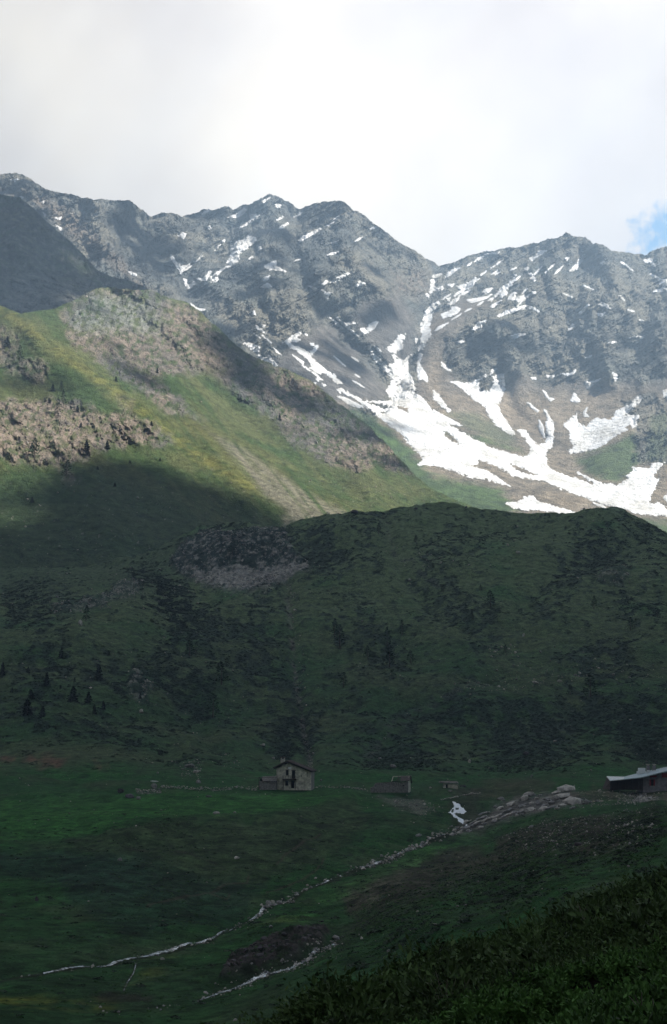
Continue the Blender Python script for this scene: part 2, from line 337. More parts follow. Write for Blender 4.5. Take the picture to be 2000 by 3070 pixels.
GRASS = np.array((.030,.078,.028)); GRASS_Y = np.array((.085,.10,.02)); HEATH = np.array((.026,.040,.032)); OLIVE = np.array((.064,.082,.042))
BROWN = np.array((.075,.064,.050)); STONE = np.array((.27,.25,.22)); DIRT = np.array((.10,.075,.055)); MEADOW=np.array((.024,.092,.022))
def ab_col(px, py, X, Y, Z):
    n1 = fbm(X/40, Y/40, 0*Z+1, 4); n2 = fbm(X/6, Y/8, 0*Z+5, 4); n3 = fbm(X/2.2, Y/2.6, 0*Z+7, 3); n4 = fbm(X/14, Y/20, 0*Z+11, 4)
    c = mix(MEADOW, GRASS, ss(-.3, .4, n1))
    c = mix(c, OLIVE*.8, .6*ss(-.1, .5, n4))
    c = mix(c, np.array((.036,.135,.026)), .75*ss(-15, 25, sdf([(-60,2400),(300,2378),(900,2368),(1110,2385),(1060,2400),(900,2420),(760,2455),(450,2462),(330,2490),(160,2520),(-60,2535)], px, py)+10*n4))
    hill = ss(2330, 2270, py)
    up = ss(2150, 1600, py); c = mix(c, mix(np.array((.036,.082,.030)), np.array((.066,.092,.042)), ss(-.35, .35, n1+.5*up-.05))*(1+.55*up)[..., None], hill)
    tl = ss(1800, 1735, py)*ss(600, 480, px)
    # heather and dwarf shrubs in horizontal streaks over the near hill
    dens = .15+.8*ss(-.25, .35, fbm(px/210, py/150, 0*px+3, 3))
    for poly, a in (([(820,2240),(1080,2160),(1300,2110),(2050,2080),(2050,2290),(1500,2310),(1000,2310)], .5), ([(860,1900),(900,2000),(920,2280),(640,2160),(480,2080),(420,1880),(600,1800)], .35),
                    ([(930,1560),(1120,1560),(1180,1640),(1150,1720),(900,1770)], .45), ([(1640,1640),(1850,1620),(2050,1700),(2050,1800),(1700,1780)], .35), ([(0,1700),(320,1700),(470,1740),(380,1790),(150,1800),(0,1790)], .4)):
        dens = np.maximum(dens, dens+a*ss(-40, 40, sdf(poly, px, py)))
    for poly, a in (([(760,2330),(900,2240),(1000,2200),(1060,2230),(1100,2300),(1100,2340)], .8), ([(1180,1560),(1500,1560),(1560,1640),(1400,1700),(1250,1640)], .35),
                    ([(0,1480),(500,1500),(520,1690),(0,1690)], .6), ([(0,2230),(600,2280),(700,2340),(0,2340)], .7)):
        dens = dens-a*ss(-40, 40, sdf(poly, px, py))
    m = ss(.22, .55, n2*.8+n4*.25+n3*.35+dens*.42)*hill
    c = mix(c, HEATH*(1+.6*n3[..., None]), .75*m)
    c = mix(c, np.array((.066,.096,.048))*(1+.3*n2[..., None]), .8*tl*(1-.5*m))
    # bare soil and stones, with form shading painted in on knoll and slopes
    c = mix(c, STONE*.75, hill*.55*ss(.42, .58, fbm(X/1.7, Y/2, 0*Z+2, 3))*ss(.0, .4, fbm(px/120, py/70, 0*px+8, 2)))
    c = mix(c, HEATH*.9, .75*ss(-5, 25, sdf([(500,1700),(520,1640),(600,1590),(560,1650),(540,1700),(590,1740),(560,1755)], px, py)+8*n4))  # dark rim painted on the knoll's left side as its form shading
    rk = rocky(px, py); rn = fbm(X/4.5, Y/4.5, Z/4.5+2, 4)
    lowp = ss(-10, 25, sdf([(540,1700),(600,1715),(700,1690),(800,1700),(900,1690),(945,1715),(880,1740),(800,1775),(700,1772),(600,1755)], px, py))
    c = mix(c, mix(STONE*1.15, HEATH*1.2, ss(-.25, .12, rn-.5*lowp+.14)), rk*.92)  # scree crescent low down, top darkened in colour to round the knoll
    for pl, w, a in (([(858,1740),(875,1880),(888,2050),(915,2180),(935,2290)], 8, .85), ([(1150,1545),(1180,1640),(1260,1700),(1330,1760)], 10, .3), ([(1500,2040),(1380,2060),(1180,2160),(1090,2270)], 12, .3)):
        c = mix(c, STONE*.55, a*np.exp(-(pline(pl, px, py)/w)**2)*ss(-.3, .3, n2))
    for poly, cc, a in (([(70,2280),(110,2275),(200,2285),(180,2305),(110,2300)], (.16,.07,.055), .8), ([(0,2268),(50,2275),(30,2285),(0,2280)], (.16,.07,.055), .7), ([(285,2292),(320,2300),(300,2310)], (.16,.07,.055), .7),
                        ([(1400,2360),(1500,2330),(1620,2335),(1680,2360),(1560,2390),(1450,2400)], DIRT*.8, .55), ([(1130,2385),(1250,2380),(1300,2420),(1260,2440),(1160,2410)], STONE*.55, .6),
                        ([(1340,2512),(1380,2478),(1470,2425),(1560,2385),(1700,2370),(1780,2395),(1700,2430),(1560,2455),(1450,2495)], np.array((.15,.135,.12)), .9), ([(1370,2350),(1440,2370),(1450,2480),(1400,2500),(1350,2470),(1340,2400)], BROWN*.6, .6), ([(1660,2395),(1800,2365),(2050,2365),(2050,2420),(1930,2400),(1800,2400)], DIRT*.9, .75),
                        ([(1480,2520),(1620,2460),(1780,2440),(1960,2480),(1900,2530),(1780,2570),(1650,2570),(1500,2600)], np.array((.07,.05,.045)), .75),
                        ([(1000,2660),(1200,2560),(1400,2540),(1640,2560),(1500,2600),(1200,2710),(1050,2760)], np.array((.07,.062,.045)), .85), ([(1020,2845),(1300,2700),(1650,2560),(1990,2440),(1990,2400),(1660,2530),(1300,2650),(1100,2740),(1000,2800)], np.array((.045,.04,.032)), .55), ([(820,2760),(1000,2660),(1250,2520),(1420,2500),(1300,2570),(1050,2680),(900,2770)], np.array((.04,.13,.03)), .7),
                        ([(160,2535),(330,2500),(450,2472),(620,2468),(760,2462),(900,2425),(1060,2400),(1120,2450),(1010,2560),(800,2640),(560,2700),(330,2600)], np.array((.044,.066,.030)), .7), ([(-60,2555),(160,2545),(420,2580),(520,2700),(330,2700),(100,2640),(-60,2610)], np.array((.018,.045,.026)), .8), ([(150,2560),(420,2560),(620,2620),(800,2640),(700,2760),(400,2820),(200,2700)], np.array((.020,.050,.028)), .7)):  # terrace slope darker, right bank brighter: form shading put into the turf colour
        c = mix(c, np.asarray(cc)*(1+.45*n2[..., None]+.4*n3[..., None]), a*ss(-14, 22, sdf(poly, px, py)+22*fbm(px/40, py/25, 0*px+1, 3)))
    c = c*(1+(.6*n4+.7*n2+.5*n3)*ss(2330, 2400, py))[..., None]
    # yellow flowers in the wet grass of the valley bottom, lush green on its left bank
    c = mix(c, np.array((.16,.17,.02)), .8*ss(.02, .4, n4+.2*n3)*ss(-30, 30, sdf([(-100,2950),(300,2900),(520,2880),(420,2960),(330,3040),(-100,3090)], px, py)))
    c = mix(c, np.array((.11,.13,.02)), .5*ss(.05, .5, n4)*ss(-20, 20, sdf([(560,2880),(850,2745),(950,2740),(760,2830),(600,2900)], px, py)))
    # footpaths across the terrace slope
    for pl in ([(440,2715),(520,2690),(600,2675),(680,2640),(740,2635),(745,2620)], [(620,2665),(680,2690),(690,2670)], [(800,2670),(880,2640),(950,2610),(970,2570)], [(830,2590),(850,2560),(910,2530),(960,2500)]):
        c = mix(c, DIRT*.75, .7*np.exp(-(pline(pl, px, py)/3.2)**2))
    g = ss(-6, 14, sdf([(640,2960),(690,2880),(780,2830),(900,2790),(975,2780),(1000,2800),(960,2840),(880,2875),(760,2925)], px, py)+10*n4)
    c = mix(c, mix(np.array((.085,.068,.07)), np.array((.02,.022,.015)), ss(-.1, .3, n3)), g*.9)
    # shadowless dark tufts of juniper on the grass strip and terrace
    t = ss(.38, .5, fbm(X/2.4, Y/4.5, 0*Z+21, 3))*ss(2420, 2460, py)*ss(500, 900, px)
    c = mix(c, HEATH*.8, .75*t)
    c = mix(c, BROWN*.35, .8*np.exp(-(pline(STREAM_A, px, py-4)/6.5)**2)); c = mix(c, BROWN*.35, .7*np.exp(-(pline(STREAM_B, px, py)/8)**2))
    c = mix(c, BROWN*.5, .7*np.exp(-(pline(RILL, px, py)/5)**2))
    c = mix(c, BROWN*.45, .75*ss(-5, 10, sdf([(270,2985),(330,2975),(470,2985),(450,3005),(300,3005)], px, py)))
    c = mix(c, BROWN*.45, .75*np.exp(-(pline([(200,2523),(300,2530),(420,2545),(560,2560),(650,2580)], px, py)/3.5)**2)*ss(-.2, .1, n4))
    return c
M_ab = ground_mat('meadow_turf', .5, 2.6, .40, 1.65, 1.0, .6)
M_hill = ground_mat('heath_and_stones', .28, 1.0, .36, 1.85, 1.0, 1.2)

# the long sunlit spur on the left
C_PTS = [(0,1800,980),(500,1800,1010),(-500,1800,960),(0,1650,1060),(500,1650,1120),(1000,1650,1250),(1600,1650,1480),(2100,1700,1400),
 (0,1500,1180),(-600,1450,1150),(250,1450,1230),(500,1480,1250),(800,1530,1290),(1050,1545,1330),(1300,1545,1420),(1500,1540,1500),(1560,1545,1560),
 (0,1300,1290),(250,1330,1320),(400,1350,1370),(600,1400,1370),(850,1480,1340),(1100,1480,1430),(1250,1500,1470),
 (0,1150,1420),(250,1180,1450),(450,1230,1450),(650,1370,1400),(0,1030,1540),(200,1060,1510),(0,925,1650),(150,990,1570),(300,1000,1640),
 (560,1200,1560),(800,1350,1520),(1000,1450,1470),(700,1250,1640),(900,1330,1610),(1100,1400,1570),(300,865,1800),(450,872,1830),(560,950,1820),(700,1060,1800),(850,1160,1790),(1050,1290,1720),(1250,1430,1600),(1000,1330,1660),
 (-600,900,1700),(-200,850,1700)]
C_R = RBF(C_PTS)
C_TOP = curve([(-900,600),(-300,800),(0,915),(60,940),(110,932),(165,925),(230,895),(290,862),(340,862),(400,870),(450,868),(500,890),(560,905),(600,930),(640,960),(700,995),(760,1040),(820,1090),(880,1140),(935,1165),(1000,1210),(1060,1245),(1110,1290),(1180,1340),(1250,1410),(1320,1465),(1400,1490),(1500,1520),(1600,1560),(2100,1800)])
C_TOP = curve([(-900,600),(-300,800),(0,915),(60,940),(110,932),(165,925),(230,895),(290,862),(340,862),(400,870),(450,868),(500,890),(560,905),(600,935),(660,990),(720,1045),(800,1085),(860,1108),(930,1140),(1000,1195),(1060,1240),(1110,1280),(1160,1330),(1210,1385),(1250,1430),(1300,1468),(1380,1505),(1450,1530),(1600,1580),(2100,1850)])
SPUR_ROCK = [([(230,895),(290,862),(450,868),(600,935),(720,1045),(860,1108),(930,1140),(1000,1195),(1110,1280),(1210,1385),(1240,1425),(1150,1400),(1050,1420),(950,1380),(870,1330),(820,1270),(720,1200),(620,1110),(540,1130),(440,1120),(560,1200),(580,1250),(500,1240),(380,1150),(280,1080),(200,1010),(165,930)], 1.0),
 ([(-60,1190),(80,1200),(180,1190),(240,1190),(300,1240),(380,1230),(470,1270),(530,1330),(480,1345),(400,1330),(330,1345),(260,1385),(200,1400),(240,1450),(200,1470),(180,1400),(90,1400),(-60,1360)], 1.0),
 ([(-40,960),(60,1000),(60,1060),(150,1100),(130,1150),(60,1140),(-40,1080)], .8), ([(330,1180),(400,1200),(420,1250),(370,1260)], .4), ([(550,1200),(620,1260),(600,1280),(540,1240)], .6)]
def c_rock(px, py):
    n = 34*fbm(px/50, py/50, 0*px+4, 5, .6); r = np.zeros(px.shape)
    for p, a in SPUR_ROCK: r = np.maximum(r, a*ss(-10, 16, sdf(p, px, py)+n))
    return r
def c_dR(px, py, X, Y, Z):
    k = (px*.62+py*.79)/1.0; q = (px*.79-py*.62)                      # along and across the fall line
    r = c_rock(px, py)
    d = 26*fbm(q/150, k/420, 0*px+1, 3)+9*fbm(X/60, Y/60, Z/60, 3)
    d += r*(13*fbm(q/60, k/120, 0*px+5, 5, .55, True)+6*fbm(px/13+.4*py/13, py/13, 0*px+3, 4, .65)+5*fbm(px/30, py/34, 0*px+8, 3, .6)-8)
    for pl, w, a in (([(0,925),(250,1120),(450,1250),(650,1390),(850,1500),(1060,1560)], 70, -16), ([(330,880),(520,1050),(700,1230),(900,1400),(1080,1500)], 26, 20),
                     ([(600,940),(760,1130),(880,1230),(1010,1330),(1100,1400)], 30, -18), ([(840,1130),(950,1280),(1140,1400)], 24, 14)):
        d += a*np.exp(-(pline(pl, px, py)/w)**2)
    return d
Cs = Sheet(cols(2.9, -40, 1640, (-900, 2100), 20), curve([(-900,1850),(2100,1900)]), C_TOP, 300, C_R, c_dR, lambda px, py, X, Y, Z: 2.2*fbm(X/9, Y/9, Z/9, 3)*(.35+c_rock(px, py)),
           jag=lambda x: (6*fbm(x/30, 0*x+.5, 0*x, 4)+3*np.abs(fbm(x/7, 0*x+3, 0*x, 2)))*ss(150, 250, x)*ss(1300, 1150, x)+2*fbm(x/20, 0*x, 0*x+2, 2), back=(10, 40, 100, 220), fall=.8)
R_TAN = np.array((.33,.255,.20)); R_GREY = np.array((.16,.155,.15)); R_DARK = np.array((.06,.06,.06)); R_GREEN = np.array((.27,.295,.255))
def c_col(px, py, X, Y, Z):
    n1 = fbm(X/80, Y/80, Z/80, 4); n2 = fbm(X/14, Y/14, Z/14, 4); n3 = fbm(X/5, Y/5, Z/5+4, 3)
    q = (px*.79-py*.62); st = fbm(q/16, (px*.62+py*.79)/260, 0*px, 4)
    c = mix(np.array((.060,.098,.036)), np.array((.115,.130,.055)), ss(-.4, .4, n1+.6*st))
    c = mix(c, np.array((.20,.19,.06)), .75*np.exp(-(pline([(0,925),(120,1010),(300,1140),(460,1260),(600,1370),(760,1460)], px, py)/20)**2)*ss(-.5, .2, n2))
    c = mix(c, np.array((.14,.135,.05)), .6*np.exp(-(pline([(560,1270),(800,1420),(1000,1530)], px, py)/34)**2)*ss(-.4, .3, st))
    c = mix(c, np.array((.24,.22,.17)), .8*ss(-6, 20, sdf([(620,1290),(720,1330),(850,1420),(960,1490),(1070,1545),(830,1600),(850,1530),(780,1480)], px, py)+10*n2)*ss(-.5, .2, st+.3*n3))
    r = c_rock(px, py)*ss(-.42, .02, fbm(px/15, py/12, 0*px+17, 4))
    rc = mix(R_GREY, R_TAN, ss(-.3, .3, fbm(px/160, py/120, 0*px+9, 3)+.2*ss(500, 100, px)))
    rc = mix(rc, R_TAN*1.15, ss(-20, 60, sdf([(-60,1180),(150,1180),(350,1240),(300,1400),(-60,1420)], px, py)))
    rc = mix(rc, R_GREEN, .85*ss(-20, 40, sdf([(190,940),(290,865),(430,880),(500,960),(480,1010),(360,1000),(230,1010)], px, py)))
    rc = mix(rc, R_DARK, .6*ss(.02, .4, n2+.5*n3)); rc = mix(rc, R_GREY*.95, .25+0*n1); rc = mix(rc, c*.9, .75*ss(-.05, .3, fbm(px/22, py/22, 0*px+8, 4)))
    c = mix(c, rc*(1+.35*n3[..., None]), r*.95)
    # rust coloured fan under the knobbly rock face
    c = mix(c, np.array((.20,.15,.11)), .45*ss(-10, 30, sdf([(570,960),(640,1020),(720,1100),(690,1180),(600,1120)], px, py)))
    low = ss(1380, 1500, py)
    c = mix(c, np.array((.060,.100,.050)), .7*low*ss(600, 450, px-(py-1500)*1.2))
    s = ss(.46, .56, fbm(X/3.4, Y/4.5, 0*Z+31, 3)); c = mix(c, STONE*1.2, .8*s*low)
    t = ss(.34, .5, fbm(X/8, Y/11, 0*Z+41, 3)); c = mix(c, HEATH, .7*t*ss(1300, 1420, py))
    return c
M_spur = ground_mat('spur_turf_and_rock', .12, .45, .45, 1.65, 1.0, 5)

# dark shoulder rising on the far left
D_TOP = curve([(-900,150),(-200,470),(0,582),(60,592),(100,625),(130,655),(170,690),(213,725),(250,762),(290,808),(330,828),(390,842),(440,862),(480,890),(540,930),(700,1040),(900,1200),(1300,1500)])
D_R = RBF([(0,590,2350),(-600,300,2500),(130,655,2330),(290,808,2300),(480,890,2250),(0,800,2150),(200,900,2100),(0,1000,2000),(400,950,2120),(700,1040,2200),(900,1200,2150),(-600,1000,1950),(600,1200,2050),(1300,1500,2000),(100,1200,1900)])
def d_dR(px, py, X, Y, Z):
    r = ss(-30, 40, sdf([(60,800),(160,830),(290,880),(300,930),(0,960),(0,860)], px, py))
    return 34*fbm((px*.8-py*.6)/120, (px*.6+py*.8)/400, 0*px+2, 4)+14*fbm(X/60, Y/60, Z/60, 4)+r*24*fbm(X/50, Y/50, Z/50, 4, .55, True)+16*fbm(px/30, py/36, 0*px+4, 5, .62)
D = Sheet(cols(3.6, -40, 620, (-900, 1300), 14), curve([(-900,1150),(0,1150),(400,1150),(1300,1600)]), D_TOP, 150, D_R, d_dR, None,
          jag=lambda x: 3*fbm(x/30, 0*x+.5, 0*x+6, 3), back=(10, 40, 120, 260), fall=.8)
def d_col(px, py, X, Y, Z):
    n1 = fbm(X/80, Y/80, Z/80, 4); n2 = fbm(X/16, Y/16, Z/16, 4)
    c = mix(np.array((.11,.115,.075)), np.array((.06,.08,.045)), ss(-.3, .3, n1)); c = mix(c, R_DARK, .8*ss(-.2, .25, n2)); c = mix(c, R_GREY, .7*ss(.1, .3, fbm(px/14, py/18, 0*px+4, 4)))
    r = ss(-30, 40, sdf([(60,800),(160,830),(290,880),(300,930),(0,960),(0,860)], px, py)+30*n1)
    return mix(c, R_GREY*(1+.6*n2[..., None]), .6*r)
M_shoulder = ground_mat('shoulder_turf_and_rock', .07, .25, .4, 1.8, 1.0, 9)

# the back range: left ridge, highest peak, saddle, right peak, cirque and scree
E_PTS = [(-600,300,3000),(0,520,2950),(142,568,2950),(277,596,2950),(387,600,3000),(451,648,3100),(568,645,3200),(684,619,3250),(806,583,3250),(897,628,3250),(1032,604,3200),(1161,697,3250),(1316,797,3420),
 (1445,755,3450),(1600,729,3450),(1697,697,3420),(1806,735,3400),(2000,735,3350),(2600,600,3300),(0,700,2750),(300,800,2750),(500,850,2750),(600,900,2700),(800,800,2920),(950,800,2850),(1100,850,2900),(1280,900,3080),
 (600,1100,2400),(800,1000,2640),(950,1080,2560),(1100,1100,2640),(1240,1090,2840),(1000,1250,2360),(1150,1200,2540),(800,1250,2250),(1200,1330,2380),(1300,1250,2560),(1400,1340,2400),
 (1400,900,3100),(1400,1080,2860),(1550,950,3020),(1700,900,3050),(1850,950,2980),(2000,950,2900),(1480,1180,2750),(1560,1120,2790),(1700,1150,2780),(1850,1150,2760),(2000,1120,2700),(2600,1000,2600),
 (1500,1290,2590),(1620,1290,2600),(1750,1300,2570),(1720,1400,2420),(1850,1400,2330),(1950,1290,2430),(2050,1300,2400),(2600,1300,2300),
 (1300,1480,2100),(1450,1480,2130),(1640,1480,2160),(1850,1500,2150),(2000,1540,2080),(1950,1460,2220),(1500,1600,1950),(2000,1650,1850),(2700,1700,1850),(1000,1600,1950),(0,1600,1900),(-600,1600,1900)]
E_R = RBF(E_PTS)
E_TOP = curve([(-900,250),(-300,470),(0,522),(40,520),(65,524),(90,535),(110,548),(142,568),(180,577),(213,580),(245,592),(277,597),(320,598),(352,603),(387,598),(400,608),(425,628),(451,650),(470,645),(490,638),(525,640),(545,648),(568,645),(590,638),(613,628),(640,630),(665,620),(684,619),(700,628),(725,615),(748,613),(775,597),(806,582),(835,590),(852,604),(870,606),(897,630),(915,622),(961,607),(1000,603),(1032,605),(1060,630),(1084,640),(1120,670),(1161,697),(1200,728),(1239,748),(1275,775),(1305,788),(1316,800),(1345,790),(1368,783),(1400,768),(1445,756),(1480,752),(1523,745),(1560,742),(1600,729),(1640,720),(1665,714),(1685,710),(1697,697),(1715,708),(1755,712),(1780,730),(1806,733),(1835,752),(1871,756),(1905,762),(1935,766),(1960,752),(1980,742),(2000,737),(2200,690),(2900,450)])
F_CREST = [(1316,800),(1290,870),(1275,930),(1255,1010),(1240,1060),(1200,1150)]
def e_rock(px, py):
    """1 on bare rock, 0 on scree"""
    r = np.ones(px.shape); n = 24*fbm(px/50, py/50, 0*px+14, 4)
    for p in ([(1330,1100),(1400,1150),(1480,1185),(1560,1110),(1620,1150),(1680,1150),(1740,1125),(1800,1160),(1870,1130),(1930,1150),(2100,1120),(2100,1700),(1200,1700),(1000,1350),(1240,1180),(1260,1080)],
              [(1250,1100),(1255,990),(1290,940),(1380,900),(1480,870),(1460,920),(1400,960),(1340,1040),(1330,1110)],
              [(760,1180),(820,1090),(900,1000),(1000,980),(1110,1100),(1180,1190),(1050,1230),(900,1230)],
              [(1180,1140),(1060,960),(1080,900),(1200,890),(1250,960),(1240,1060)]):
        r = np.minimum(r, 1-ss(-12, 18, sdf(p, px, py)+n))
    for p in ([(1850,1200),(1960,1180),(2100,1200),(2100,1400),(1940,1390),(1890,1390),(1900,1280)],):
        r = np.maximum(r, .8*ss(-10, 16, sdf(p, px, py)+n))
    return r
def e_dR(px, py, X, Y, Z):
    r = e_rock(px, py)
    d = 55*fbm(X/260, Z/420, Y/500, 3)+r*(62*fbm((px+.35*py)/95, (py-.2*px)/120, 0*px+3, 6, .56, True)-34)
    d += r*9*fbm((px+.3*py)/21, py/23, 0*px+6, 4, .65)
    # slanting rock bands on the high faces
    s = (py+.55*px); d += 15*r*fbm(s/15, (px-.5*py)/170, 0*px, 3, .6, True)
    d += (1-r)*4*fbm((px-1450)/34, py/120, 0*px, 3)
    for pl, w, a in ((F_CREST, 30, 75), ([(806,585),(830,700),(800,800),(830,900)], 46, -60), ([(1032,605),(1010,700),(1080,800),(1160,900)], 40, -50), ([(897,630),(880,760),(930,900),(1080,1060),(1170,1170)], 34, 55),
                     ([(700,640),(650,760),(560,850)], 36, 45), ([(640,900),(800,1100),(950,1200)], 30, 30), ([(1445,760),(1400,850),(1290,960)], 24, 35), ([(1697,700),(1640,800),(1560,860),(1480,1000)], 44, -60),
                     ([(1600,730),(1560,800),(1400,900)], 26, 34), ([(1806,740),(1850,860),(1800,1000),(1830,1130)], 36, -55), ([(1760,720),(1740,860),(1700,980),(1640,1130)], 30, 50), ([(1935,770),(1950,900),(1900,1050)], 30, 45),
                     ([(1350,1000),(1450,960),(1530,1000),(1550,1080)], 40, -45), ([(1500,1120),(1540,1240),(1640,1330)], 26, 28), ([(1950,1200),(1880,1300),(1800,1380)], 40, -26), ([(430,660),(500,800),(600,900)], 40, 50), ([(280,600),(330,760)], 40, -40)):
        d += a*np.exp(-(pline(pl, px, py)/w)**2)
    return d
E = Sheet(cols(2.9), curve([(-900,1680),(2900,1680)]), E_TOP, 420, E_R, e_dR, lambda px, py, X, Y, Z: 3.5*fbm(X/14, Y/14, Z/14, 3)*e_rock(px, py),
          jag=lambda x: 5.5*fbm(x/26, 0*x+.5, 0*x+9, 4)-3.2*np.abs(fbm(x/7, 0*x+3, 0*x, 3))*1.5, back=(15, 60, 150, 300), fall=.9)
def e_col(px, py, X, Y, Z):
    n1 = fbm(X/200, Y/200, Z/200, 4); n2 = fbm(X/30, Y/30, Z/30, 4); n3 = fbm(X/11, Y/11, Z/11+4, 3)
    r = e_rock(px, py)
    rc = mix(np.array((.125,.130,.122)), np.array((.215,.20,.16)), ss(-.3, .4, n1+.25*ss(1250, 1400, px)))
    rc = mix(rc, R_GREEN*.6, .4*ss(.1, .4, fbm(X/90, Y/90, Z/70+5, 4))); rc = mix(rc, R_DARK*.8, .75*ss(.0, .4, n2+.4*n3))
    rc = mix(rc, np.array((.24,.19,.15)), .7*ss(-15, 40, sdf([(1170,810),(1290,800),(1300,880),(1240,900),(1180,880)], px, py)+15*n2)*ss(-.3, .2, n3))
    rc = mix(rc, np.array((.22,.175,.135)), .7*ss(-15, 30, sdf([(-60,560),(90,600),(180,690),(250,740),(330,800),(420,870),(460,880),(380,790),(300,720),(240,640),(140,590),(40,560)], px, py)+18*n2))
    sc = mix(np.array((.22,.185,.14)), np.array((.29,.235,.17)), ss(-.3, .3, n1)); sc = sc*(1+.25*n2[..., None]+.25*n3[..., None])
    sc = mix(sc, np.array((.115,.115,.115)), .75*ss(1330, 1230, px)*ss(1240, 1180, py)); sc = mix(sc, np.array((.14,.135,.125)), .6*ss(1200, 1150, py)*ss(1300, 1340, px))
    c = mix(sc, rc, r)
    G = np.array((.075,.12,.035))
    for p, a in (([(1310,1290),(1440,1300),(1560,1340),(1590,1370),(1520,1350),(1400,1330)], .8), ([(1720,1370),(1830,1330),(1900,1290),(1920,1380),(1900,1420),(1850,1450),(1780,1440),(1740,1400)], .85), ([(1050,1230),(1130,1260),(1210,1320),(1260,1380),(1290,1420),(1500,1460),(1560,1530),(1500,1560),(1200,1560),(900,1300)], .95),
                 ([(1420,1230),(1540,1290),(1560,1340),(1400,1300),(1340,1240)], .45), ([(1850,1540),(2000,1560),(2100,1560),(2100,1700),(1800,1700)], .9), ([(1940,1250),(2060,1200),(2060,1380),(1930,1390)], .45), ([(1040,1210),(1130,1250),(1250,1360),(1100,1330)], .6)):
        c = mix(c, G*(1+.35*n2[..., None]), a*ss(-10, 22, sdf(p, px, py)+20*n2))
    c = mix(c, np.array((.07,.10,.04)), .5*ss(-20, 40, sdf([(480,880),(640,960),(800,1120),(640,1080)], px, py)))
    return c
M_mt = ground_mat('mountain_rock_and_scree',   .045, .16, .52, 1.55, 1.0, 9)

# opposite side of the valley, behind the camera
def back_side():
    xs = np.linspace(-3000, 3000, 60); ys = -np.linspace(25, 3200, 60)**1.0
    X, Y = np.meshgrid(xs, ys); Z = -14+(-Y)*.46+60*fbm(X/400, Y/400, 0*X, 4)*ss(-60, -500, Y)
    P = np.stack([X, Y, Z], -1); i = np.arange(3600).reshape(60, 60)
    Q = np.stack([i[:-1, :-1], i[1:, :-1], i[1:, 1:], i[:-1, 1:]], -1).reshape(-1, 4)
    c = np.tile(GRASS, (3600, 1)); o = mesh_np('valley_side', P, Q, M_hill, c); tag(o, kind='structure')

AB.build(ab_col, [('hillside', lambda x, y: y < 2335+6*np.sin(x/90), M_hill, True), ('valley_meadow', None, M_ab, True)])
Cs.build(c_col, [('mountain_spur', None, M_spur, False)])
D.build(d_col, [('mountain_shoulder', None, M_shoulder, False)])
fl = curve([(560,1405),(800,1316),(870,1290),(930,1275),(1010,1255),(1060,1240),(1110,1215),(1180,1190),(1250,1300),(1330,1400),(1420,1480),(1560,1640),(1700,1800)])
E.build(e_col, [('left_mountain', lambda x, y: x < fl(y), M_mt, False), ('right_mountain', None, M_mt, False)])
back_side()
# wide lower ground so that the land does not end at the sheets' edges
o = mesh_np('ground', [(-9000,-6000,-70),(9000,-6000,-70),(9000,9000,-70),(-9000,9000,-70)], [(0,1,2,3)], M_hill, np.tile(GRASS, (4, 1))); tag(o, kind='structure')
# ------------------------------------------------------------------ clouds over the valley, and the haze
def cloud_cover(px, py, which):
    """how much of the sun the clouds take away, read off the shadows on the land (1 = full shade)"""
    n = fbm(px/90, py/60, 0*px+which, 4)
    if which == 1:
        c = np.ones(px.shape)
        c -= 1.1*ss(0, 40, (px-1900)-(py-1560)*.9+0*n)*ss(1700, 1600, py)
        return c
    if which == 2:
        c = .0*px+.12
        lit = curve([(-900,1500),(0,1545),(90,1575),(170,1590),(230,1560),(270,1490),(330,1430),(420,1395),(500,1395),(580,1420),(680,1468),(800,1515),(900,1530),(1000,1560),(1100,1700),(2200,1900)])
        c = np.maximum(c, ss(-80, 120, py-lit(px)+40*n))
        for p, a in (([(-80,1030),(60,1080),(220,1130),(330,1210),(200,1200),(-80,1170)], .25), ([(560,900),(700,1010),(900,1130),(1120,1290),(1180,1380),(1060,1380),(900,1270),(760,1180),(620,1080)], .45),
                     ([(180,1200),(300,1210),(500,1290),(560,1350),(400,1320),(250,1260)], .35), ([(1020,1200),(1150,1310),(1240,1420),(1150,1400)], .5), ([(330,1060),(500,1130),(520,1200),(380,1150)], .5)):
            c = np.maximum(c, a*ss(-20, 30, sdf(p, px, py)+20*n))
        return c
    if which == 3:
        return .5+.4*n
    c = .38+.0*px
    c = np.where(px < 1290, .62, c)
    c = .05+.2*ss(1380, 1200, px)
    for p, a in (([(1340,880),(1600,920),(2100,1000),(2100,1150),(1900,1170),(1600,1180),(1350,1160)], .3), ([(900,1150),(1050,1230),(1200,1330),(1280,1440),(1150,1400),(900,1280)], .4),
                 ([(560,660),(1200,720),(1180,1180),(900,1150),(560,900)], .3), ([(260,600),(560,660),(560,900),(440,860)], .5)):
        c = np.maximum(c, a*ss(-40, 60, sdf(p, px, py)+30*n))
    for p, a in (([(1340,1200),(1500,1190),(1700,1200),(1900,1190),(2200,1160),(2200,1650),(1250,1650),(1300,1500),(1180,1260),(1260,1200)], 1.0), ([(1320,780),(2100,700),(2100,860),(1320,900)], .75),
                 ([(-80,540),(80,580),(200,680),(330,790),(480,900),(560,950),(420,790),(300,690),(200,600)], .9), ([(1160,800),(1330,800),(1310,1000),(1180,900)], .8), ([(1120,1100),(1250,1100),(1300,1230),(1150,1220)], .5)):
        c = c*(1-a*ss(-30, 40, sdf(p, px, py)+26*n))
    return c
